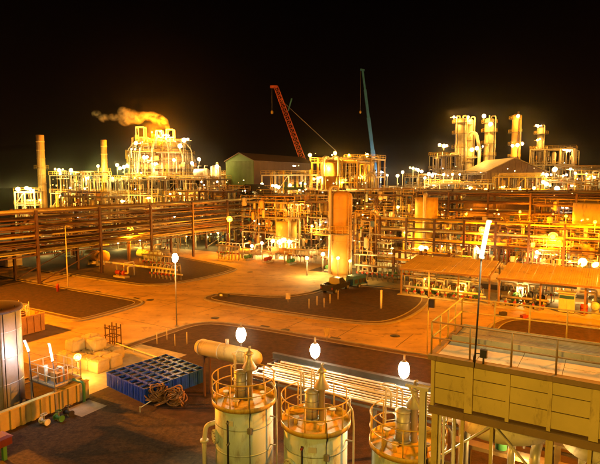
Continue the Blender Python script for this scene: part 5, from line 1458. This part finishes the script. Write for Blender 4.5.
# dark canopy and blue gantry in front of it
cn = thing('gable_canopy', 'dark grey gable canopy roof on posts in front of the warehouse', 'canopy', gp(229, 126), ANG)
zc, zk = 10.0, 13.0
for x in (0, 5.2, 10.4):
    for y in (0, 6):
        MB().box(x - 0.15, x + 0.15, y - 0.15, y + 0.15, 0, zc - 0.05).build('post', 'steel', cn)
for xa, xb, za, zb_ in ((-0.6, 5.2, zc, zk), (5.2, 11.0, zk, zc)):
    n = 6
    for k in range(n):
        y0, y1 = -0.5 + k * 7 / n, -0.5 + (k + 1) * 7 / n - 0.04
        MB().hexa([(xa, y0, za - 0.1), (xb, y0, zb_ - 0.1), (xb, y1, zb_ - 0.1), (xa, y1, za - 0.1), (xa, y0, za), (xb, y0, zb_), (xb, y1, zb_), (xa, y1, za)]).build('roof_sheet', 'steel_dark', cn)
MB().bar((-0.6, -0.3, zc - 0.1), (11, -0.3, zc - 0.1), 0.14, 0.2).build('tie_beam', 'steel', cn)
bg = thing('blue_gantry', 'blue steel gantry frame standing before the warehouse', 'gantry', gp(286, 132), 0.0)
for x in (0, 4.2):
    MB().box(x - 0.3, x + 0.3, -0.3, 0.3, 0, 13.5).build('leg', 'teal_paint', bg)
MB().box(-0.6, 4.8, -0.25, 0.25, 11.4, 12.2).build('beam', 'teal_paint', bg)
MB().box(0.302, 3.898, -0.2, 0.2, 9.2, 9.6).build('beam', 'teal_paint', bg)
MB().box(1.6, 2.6, -0.35, 0.35, 12.2, 12.9).build('hoist', 'teal_paint', bg)
f = gp(312, 146); steel_frame(f, ANG, 'bright orange lit multi level frame below the red crane', 3, 2, 4.6, 5.0, [4.5, 9, 13.5, 19], 'yellow_paint', 41, 30, dense=80, pm=['orange_tank', 'pipe_pale', 'yellow_paint'], ww=0.35)
f = gp(345, 150); steel_frame(f, ANG, 'orange lit frame with flat top right of the red crane', 2, 2, 4.0, 5.0, [5, 10, 15, 20], 'yellow_paint', 42, 26, dense=60, pm=['orange_tank', 'pipe_pale', 'yellow_paint'], ww=0.35)
column(gp(330, 142), 'ochre column standing inside the orange lit frames', 2.4, 19.5, 'orange_tank', (10, 15), pipes=2, seed=2)
t = thing('pipe_hoop', 'white hooped pipe at the right of the orange frames', 'pipe', gp(371, 140), 0.0)
MB().tube([(-1.4, 0, 0), (-1.4, 0, 14), (-0.9, 0, 15.4), (0, 0, 15.9), (0.9, 0, 15.4), (1.4, 0, 14), (1.4, 0, 0)], 0.3, 10, 0.5).build('hoop', 'white_paint', t)
MB().bar((-1.6, 0, 9), (1.6, 0, 9), 0.25).build('tie_bar', 'steel', t)
f = gp(255, 140); steel_frame(f, ANG, 'low pale pipe frame before the white warehouse wall', 4, 1, 4.5, 4.0, [4.5, 8.6], 'white_paint', 43, 20, dense=60, pm=['pipe_pale', 'white_paint'])
f = gp(378, 165); steel_frame(f, ANG, 'far low frame right of the orange structures', 4, 1, 5.0, 5.0, [6, 11], 'steel', 44, 18, dense=30)

# cranes
def lattice(t, p, q, w0, w1, n, m_, thick=0.16, name='boom'):
    p = Vector(p); q = Vector(q); d = (q - p).normalized()
    a = d.cross(Vector((0, 1, 0))).normalized(); b = d.cross(a).normalized()
    cor = [(-1, -1), (1, -1), (1, 1), (-1, 1)]
    def c(i, k):
        f_ = i / n; w = (w0 + (w1 - w0) * f_) / 2
        if f_ < 0.1: w *= 0.45 + 5.5 * f_
        return p.lerp(q, f_) + a * cor[k][0] * w + b * cor[k][1] * w
    for k in range(4):
        MB().tube([c(i, k) for i in range(n + 1)], thick, 5).build(name + '_chord', m_, t)
    lc = MB()
    for i in range(n):
        for k in range(4):
            lc.bar(c(i, k), c(i + 1, (k + 1) % 4), thick * 0.9)
            lc.bar(c(i, k), c(i, (k + 1) % 4), thick * 0.8)
    lc.build(name + '_lacing', m_, t)
base = gp(320, 205)
cr = thing('lattice_crane', 'red lattice boom crane leaning left above the orange frames', 'crane', base, 0.0)
bp = D(320, 162, 205) - base; tp = D(276, 87, 205) - base
bp = Vector((0.5, 0, 2.2))
lattice(cr, bp, tp, 2.7, 1.5, 30, 'crane_red', 0.17)
MB().box(tp.x - 2.2, tp.x + 0.6, -0.7, 0.7, tp.z - 0.4, tp.z + 0.5).build('boom_head', 'crane_red', cr)
MB().box(-2, 5.5, -1.6, 1.6, 1.5, 4.2).build('machine_house', 'crane_red', cr)
MB().box(-2.6, -0.6, -2.4, -1.62, 1.5, 3.6).build('cab', 'pale_sheet', cr)
MB().box(5.5, 7.2, -1.9, 1.9, 1.2, 3.6).build('counterweight', 'steel_dark', cr)
for y in (-2.6, 2.6):
    MB().box(-3.6, 4.2, y - 0.5, y + 0.5, 0, 1.2).build('track', 'rubber', cr)
MB().box(-2, 3, -2.1, 2.1, 0.9, 1.49).build('carbody', 'steel_dark', cr)
mast = D(336, 151, 205) - base
MB().bar((4.5, 0, 4.0), mast, 0.35).build('mast', 'crane_red', cr)
att = bp.lerp(tp, 0.9)
for y in (-0.5, 0.5):
    MB().cyl(mast + Vector((0, y, 0)), att + Vector((0, y, 0)), 0.09, 5).build('pendant_line', 'steel', cr)
    MB().cyl(mast + Vector((0, y, 0)), Vector((6.2, y, 3.6)), 0.08, 5).build('backstay', 'steel', cr)
MB().cyl(tp + Vector((-1.6, 0, -0.3)), tp + Vector((-1.6, 0, -9)), 0.05, 5).build('hoist_line', 'steel', cr)
MB().lathe([(0.05, 0.0), (0.5, 0.3), (0.5, 1.1), (0.1, 1.5)], 10, (tp.x - 1.6, 0, tp.z - 10.3)).build('hook_block', 'yellow_paint', cr)
MB().bar(bp.lerp(tp, 0.82) + Vector((1.5, 0, -0.5)), bp.lerp(tp, 0.82) + Vector((2.9, 0, 4.2)), 0.5, 0.4).build('jib_strut', 'teal_paint', cr)
base = gp(379, 215)
c2 = thing('telescopic_crane', 'teal telescopic boom crane standing steeply right of the red crane', 'crane', base, 0.0)
b0 = Vector((0.3, 0, 3.0)); b1 = D(362.5, 70, 215) - base
for k, (fa, fb, w_) in enumerate(((0, 0.42, 2.1), (0.38, 0.66, 1.65), (0.62, 0.86, 1.25), (0.83, 1.0, 0.9))):
    MB().bar(b0.lerp(b1, fa) + Vector((0, -0.03 * k, 0)), b0.lerp(b1, fb), w_ * 0.8, w_).build('boom_section', 'teal_paint', c2)
MB().bar(b1 + Vector((-0.9, 0, 0.2)), b1 + Vector((0.8, 0, -0.2)), 0.8, 0.7).build('boom_head', 'teal_paint', c2)
MB().cyl(Vector((-2.2, 0, 2.4)), b0.lerp(b1, 0.25), 0.4, 10).build('lift_cylinder', 'steel', c2)
MB().box(-5.5, 6, -1.4, 1.4, 0.9, 1.9).build('carrier', 'teal_paint', c2)
MB().box(-1.5, 3.6, -1.3, 1.3, 1.9, 3.4).build('turntable', 'teal_paint', c2)
MB().box(-7.2, -5.5, -1.3, 1.3, 0.8, 2.8).build('cab', 'teal_paint', c2)
for x in (-6, -3.6, -2.1, 2.4, 3.9, 5.2):
    for y in (-1.3, 1.3):
        wl = MB().cyl((x, y - 0.25, 0.65), (x, y + 0.25, 0.65), 0.65, 14).build('wheel', 'rubber', c2)
        MB().cyl((x, y - 0.27, 0.65), (x, y + 0.27, 0.65), 0.3, 10).build('rim', 'silver', wl)
MB().cyl(b1 + Vector((-0.7, 0, 0)), b1 + Vector((-0.7, 0, -16)), 0.06, 5).build('hoist_line', 'steel', c2)
MB().lathe([(0.05, 0.0), (0.4, 0.3), (0.4, 1.0), (0.1, 1.3)], 10, (b1.x - 0.7, 0, b1.z - 17.3)).build('hook_block', 'yellow_paint', c2)

# ------------------------------------------------------------------ background: right unit
def fcol(px_, ytop, dist, r, label, m_, pl, seed, pipes=2, pm='pipe_pale'):
    h = zat(ytop, dist)
    return column(gp(px_, dist), label, r, h, m_, [h * q for q in pl], pipes=pipes, seed=seed, pm=pm)
fcol(459.5, 118, 198, 2.1, 'tallest left twin column of the far right plant', 'cladding', (0.42, 0.56, 0.7, 0.84, 0.95), 1)
fcol(467.5, 119, 201, 1.7, 'right twin column joined by a looping white pipe', 'cream_paint', (0.45, 0.6, 0.78, 0.94), 2)
t = thing('overhead_pipe', 'thick white looping pipe right of the far twin columns', 'pipe', gp(474, 197), 0.0)
hh = zat(133, 197)
MB().tube([(-2.4, 0, hh - 1.0), (-2.0, 0, hh), (0.2, 0, hh), (1.7, 0, hh - 6), (1.7, 0, hh - 12), (0.4, 0, hh - 18), (0.4, 0, 0)], 0.62, 12, 1.5).build('pipe', 'white_paint', t)
MB().bar((-2.2, 0, hh - 9), (1.5, 0, hh - 9), 0.3).build('strut', 'steel', t)
fcol(487.5, 118, 200, 1.75, 'slim yellow lit column, middle of the far right group', 'cream_paint', (0.5, 0.62, 0.74, 0.86, 0.95), 3)
fcol(514.5, 114, 204, 1.75, 'dark orange column, tallest of the far right group', 'orange_tank', (0.45, 0.58, 0.7, 0.82, 0.95), 4, 1, 'pipe_brown')
fcol(539, 127, 210, 1.5, 'slim grey column rising from the far right block', 'steel', (0.6, 0.75, 0.92), 5, 1, 'pipe_grey')
f = gp(429, 196); steel_frame(f, ANG, 'stepped plant frame left of the far twin columns', 3, 2, 3.6, 4.5, [6, 12, 18, 23], 'steel', 51, 24, dense=40, pm=['pipe_pale', 'cream_paint'])
f = gp(529, 206); steel_frame(f, ANG, 'pale block frame at the far right below slim grey column', 3, 2, 5.2, 5.0, [7, 14, 20, 26], 'cream_paint', 52, 28, dense=50, pm=['pipe_pale', 'pipe_grey'], ww=0.4)
f = gp(478, 196); steel_frame(f, ANG, 'pipe frame at the feet of the far slim columns', 3, 2, 4.5, 4.5, [6, 12, 17], 'steel', 53, 20, dense=30, pm=['pipe_pale', 'cream_paint'])
# brown gabled building
gb = thing('gabled_building', 'brown ribbed sheet building with low gable at far right', 'building', gp(487, 168), 0.0)
W_, L_ = 19.0, 26.0
ze, zr = zat(172, 168), zat(158.5, 168)
nb_ = 19
for k in range(nb_):                 # one wall panel after the other, following the gable
    xa, xb = W_ * k / nb_, W_ * (k + 1) / nb_ - 0.05
    def zg(x): return ze + (zr - ze) * (1 - abs(x - W_ * 0.45) / (W_ * (0.45 if x < W_ * 0.45 else 0.55)))
    MB().hexa([(xa, 0, 0), (xb, 0, 0), (xb, 0.3, 0), (xa, 0.3, 0), (xa, 0 if k % 2 else 0.08, zg(xa)), (xb, 0 if k % 2 else 0.08, zg(xb)), (xb, 0.3, zg(xb)), (xa, 0.3, zg(xa))]).build('wall_panel', 'brown_sheet', gb)
MB().box(0, 0.2, 0.31, L_, 0, ze - 0.1).build('side_wall', 'brown_sheet', gb)
MB().box(W_ - 0.2, W_, 0.31, L_, 0, ze - 0.1).build('side_wall', 'brown_sheet', gb)
for xa, za, xb, zb_ in ((-0.6, ze - 0.1, W_ * 0.45, zr + 0.1), (W_ * 0.45, zr + 0.1, W_ + 0.6, ze - 0.1)):
    MB().hexa([(xa, -0.6, za), (xb, -0.6, zb_), (xb, L_, zb_), (xa, L_, za), (xa, -0.6, za + 0.25), (xb, -0.6, zb_ + 0.25), (xb, L_, zb_ + 0.25), (xa, L_, za + 0.25)]).build('roof_slope', 'roofing', gb)
# lower plant frames that fill the right horizon
FR = [(392, 172, 4, [5, 10.5], 'low lit frame far behind the left yellow tank'), (425, 160, 4, [5, 10, 13], 'lit pipe frame before the far twin columns'), (462, 150, 4, [5, 10], 'orange lit pipe frame before the gabled building'),
      (500, 142, 4, [5, 10.5], 'pipe frame under the front of the gabled building'), (545, 150, 4, [5, 10, 13.5], 'pipe frame right of the gabled building'), (575, 170, 3, [6, 12, 16], 'lit frame at the far right edge'), (493, 160, 3, [5, 10, 15], 'tall pipe frame half hiding the gabled building'), (405, 185, 4, [6, 12, 15], 'far pipe frame under the left of horizon lamps'), (555, 190, 4, [7, 13, 18], 'far pipe frame right behind the gabled building'), (440, 178, 4, [6, 12, 16], 'far pipe frame before the twin columns'), (208, 175, 3, [6, 12, 16], 'far pipe frame between converter and warehouse'), (262, 152, 4, [5, 10, 15.5], 'pipe frame half hiding the long warehouse side wall')]
for i, (x, dist, n, lv, lab) in enumerate(FR):
    steel_frame(gp(x, dist), ANG, lab, n, 2, 4.6, 4.5, lv, random.choice(['steel', 'cream_paint', 'yellow_paint']), 60 + i, 26, dense=60, pm=['pipe_pale', 'pipe_grey', 'yellow_paint', 'orange_tank'])

# ------------------------------------------------------------------ lamps of the plant
def lamps(prefix, lst, kind, power, s, dist, L=1.6, mount='stalk', group=None, name='floodlight', lc=None, jit=False):
    for i, q in enumerate(sorted(lst, key=lambda w: w[0])):
        x, y = q[0] + (random.uniform(-1.5, 1.5) if jit else 0), q[1] + (random.uniform(-4, 3) if jit else 0)
        dd = q[2] if len(q) > 2 else dist
        k_ = q[3] if len(q) > 3 else kind
        lamp(D(x, y, dd), prefix % ORD[i], k_, power, s * (random.uniform(0.4, 0.8) if dd > 120 else 1), mount, L, 0.0, name=name, group=group, heads=random.choice([1, 1, 2, 3]) if dd > 120 else 1, lightcol=lc)
lamps('white floodlight on the left plant, %s from the left', [(18, 189, 158), (30, 189, 158), (59, 170, 160), (71, 170, 160), (88, 178, 161), (98, 166, 168), (117, 165, 164), (124, 167, 164)], 'green', 4500, 0.8, 160, 3.2, group='floodlights on the left plant')
lamps('floodlight around the domed converter, %s from the left', [(136, 143, 166), (144, 157, 166), (155, 164, 165), (166, 135, 172), (174, 160, 165), (180, 146, 167), (184, 140, 168), (192, 163, 164), (199, 159, 162)], 'white', 2800, 0.8, 166, group='floodlights around the converter')
lamps('added amber floodlight on the converter roof lighting the smoke, %s from the left', [(152, 132, 173), (160, 131.5, 173)], 'sodium', 38000, 0.4, 172, 1.5, group='lamps added on the converter to light the smoke')  # sodium pair added only to brighten the plume
lamps('yellow lamp low inside the left plant frames, %s from the left', [(40, 200, 158), (62, 196, 158), (87, 195, 160), (108, 197, 156), (122, 201, 158), (148, 198, 154), (170, 194, 150), (180, 194, 150), (196, 198, 148)], 'warm', 3800, 0.6, 158, 1.2, group='lamps inside the left plant')
lamps('greenish lamp glimpsed through the left pipe rack, %s from the left', [(6, 248, 90), (45, 246, 96), (78, 240, 104), (118, 243, 104), (140, 240, 108), (163, 238, 110), (186, 236, 108), (207, 237, 108), (218, 233, 108)], 'green', 500, 0.22, 100, mount='pole', group='lamps behind the left pipe rack', name='pole_lamp')
lamp(D(130, 230, 88), 'orange sodium lamp shining through the left pipe rack', 'sodium', 9000, 0.55, 'pole', name='street_lamp')
lamp(D(229.5, 219, 96), 'orange sodium lamp at the left end of the process area', 'sodium', 9000, 0.55, 'pole', name='street_lamp')
lamp(D(279.5, 242, 94), 'left one of the twin bright floodlights before the ochre tank', 'white', 1300, 0.48, 'pole', name='floodlight', heads=3)
lamp(D(290, 242, 94.5), 'right one of the twin bright floodlights before the ochre tank', 'white', 1300, 0.48, 'pole', name='floodlight', heads=3)
lamps('white process floor lamp left of the orange column, %s from the left', [(252, 246, 93), (262, 243, 96), (307, 258, 75), (323, 254, 78)], 'white', 1100, 0.26, 88, mount='pole', group='lamps left of the orange column', name='pole_lamp')
lamps('white process floor lamp near the orange column foot, %s from the left', [(338, 258, 73), (350, 261, 73), (361, 255, 80), (370, 250, 84), (392, 249, 88), (399, 262, 78)], 'green', 350, 0.25, 80, mount='pole', group='lamps right of the orange column', name='pole_lamp')
lamps('small lamp high in the middle pipework, %s from the left', [(294, 202, 103), (312, 226, 101), (322, 208, 104), (372, 214, 108), (398, 207, 102), (405, 232, 98)], 'warm', 1400, 0.25, 104, group='lamps in the middle pipework')
lamp(D(421.5, 248, 93), 'bright warm lamp at the foot of the yellow tank', 'white', 3500, 0.6, 'pole', name='floodlight', heads=2, lightcol='warm')
lamp(D(441, 246, 93), 'pale lamp just right of the yellow tank', 'white', 900, 0.26, 'pole', name='pole_lamp')
lamp(D(477, 248, 90), 'pale lamp behind the left shed near the tube lamp', 'white', 1000, 0.28, 'pole', name='pole_lamp')
lamp(D(482.5, 230, 86), 'orange sodium lamp behind the tall tube lamp', 'sodium', 7500, 0.6, 'pole', name='street_lamp')
lamp(D(553, 236.5, 80), 'orange sodium lamp behind the right pump shed', 'sodium', 7500, 0.65, 'pole', name='street_lamp')
lamp(D(537, 252, 80), 'pale lamp behind the right shed left of the sodium lamp', 'white', 1000, 0.28, 'pole', name='pole_lamp')
lamp(D(582.5, 262, 74), 'bright warm lamp at the foot of the broad right tank', 'white', 3800, 0.65, 'pole', name='floodlight', heads=2, lightcol='warm')
lamps('lamp hung under the left shed roof, %s from the left', [(425, 279, 61), (462, 283, 60)], 'warm', 300, 0.14, 60, 0.5, group='lamps under the left shed')
lamps('lamp hung under the right shed roof, %s from the left', [(520, 288, 58), (558, 286, 60), (590, 292, 58)], 'white', 300, 0.14, 58, 0.5, group='lamps under the right shed')
lamps('floodlight on the orange lit frames, %s from the left', [(310, 155, 146), (328, 166, 140), (335, 153, 148), (349, 155, 150), (367, 155, 152), (318, 178, 142), (342, 180, 142), (362, 176, 144)], 'warm', 3500, 0.7, 146, group='floodlights on the orange frames')
lamps('white floodlight before the warehouse, %s from the left', [(248, 167, 157), (262, 184, 146), (276, 186, 146), (290, 185, 146), (302, 183, 146)], 'white', 1000, 0.65, 146, 4.0, group='floodlights before the warehouse')
lamp(D(217, 166.5, 157), 'white floodlight on the vessel right of the converter', 'white', 2000, 0.55, 'stalk', 1.4)
lamps('lamp at the top of the far right columns, %s from the left', [(444, 146, 194), (454, 117, 195), (468, 117, 199), (477, 148, 195), (484, 116, 197), (490.5, 124, 196), (518, 116, 200), (517.5, 145, 200), (538, 126, 207), (537.5, 140, 206), (567, 150, 203)], 'white', 4200, 0.95, 198, group='lamps on the far right columns', lc='warm')
lamps('white lamp in the left part of the far right horizon string, %s from the left', [(388, 178, 165), (397, 177, 168), (404, 174, 170), (412, 171, 172), (418, 173, 174), (424, 175, 158), (430, 174, 158), (437, 174, 158), (443, 175, 158), (452, 177, 158), (460, 178, 158), (477, 172, 192)], 'white', 1500, 0.8, 170, 1.6, 'pole', group='right horizon lamps', jit=True)
lamps('white lamp right of the gabled building, %s from the left', [(548, 172, 150), (555, 168, 150), (562, 173, 168), (570, 170, 168), (576, 175, 168), (586, 176, 170), (595, 177, 172), (572, 185, 160), (557, 186, 150), (546, 187, 148)], 'white', 1500, 0.8, 160, 3.2, group='lamps right of the gabled building', jit=True)
lamps('warm lamp on the frames before the gabled building, %s from the left', [(470, 188, 148), (486, 190, 140), (502, 187, 138), (520, 190, 138), (534, 188, 140)], 'warm', 2200, 0.6, 142, group='lamps before the gabled building')
lamps('amber lamp under the right pipe racks, %s from the left', [(450, 222, 100), (466, 214, 106), (505, 226, 90), (520, 212, 96), (532, 224, 88), (566, 216, 88), (595, 222, 76)], 'sodium', 3000, 0.22, 95, group='amber lamps under the racks')
lamp(D(381, 172, 208), 'blue white floodlight at the foot of the teal crane', 'cool', 5000, 0.4, 'pole', heads=2)
# sodium floodlight masts outside the frame
def mast(loc, h_, label, power, heads=2, kind='sodium'):
    t = thing('floodlight_mast', label, 'floodlight mast', loc, 0.0)
    MB().cyl((0, 0, 0), (0, 0, h_), 0.2, 12, 0.1).build('pole', 'steel', t)
    MB().bar((-1.0, 0, h_), (1.0, 0, h_), 0.12).build('crossbar', 'steel', t)
    gm, cm = [q[1] for q in head_mesh(0.3, kind, 'hang')]
    for k in range(heads):
        x = -0.8 + 1.6 * k / max(1, heads - 1)
        g = obj('glass', gm, 'lamp_sodium', t); g.location = (x, 0, h_ - 0.55)
        c = obj('housing', cm, 'steel', t); c.location = (x, 0, h_ - 0.55)
    ld = bpy.data.lights.new('lamp_light', 'POINT'); ld.energy = power; ld.color = LAMPCOL['mastwarm' if kind == 'warm' else kind]; ld.shadow_soft_size = 0.4
    lo = bpy.data.objects.new('lamp_light', ld); COL.objects.link(lo); lo.parent = t; lo.location = (0, 0, h_ - 1.4)
mast(G(-58, 17.0), 16, 'sodium floodlight mast outside the left edge beyond the skip', 150000)
mast(G(13, 45.0), 20, 'sodium floodlight mast outside the right edge by the sheds', 160000)
mast(Vector((-7, -9, 0)), 21, 'sodium floodlight mast behind the viewpoint', 30000, kind='warm')

# ------------------------------------------------------------------ thin volume added to imitate glare halos round the lamps
hz = MB().box(-700, 700, -100, 950, -2.0, 75.0)
mh = bpy.data.materials.new('halo_volume'); mh.use_nodes = True
nt = mh.node_tree; nt.nodes.clear()
mo = nt.nodes.new('ShaderNodeOutputMaterial'); pv = nt.nodes.new('ShaderNodeVolumePrincipled')
pv.inputs['Color'].default_value = (0.9, 0.88, 0.85, 1)
pv.inputs['Density'].default_value = 0.00010
pv.inputs['Anisotropy'].default_value = 0.975
nt.links.new(pv.outputs[0], mo.inputs['Volume'])
ho = hz.build('halo_haze', mh)
ho['kind'] = 'stuff'
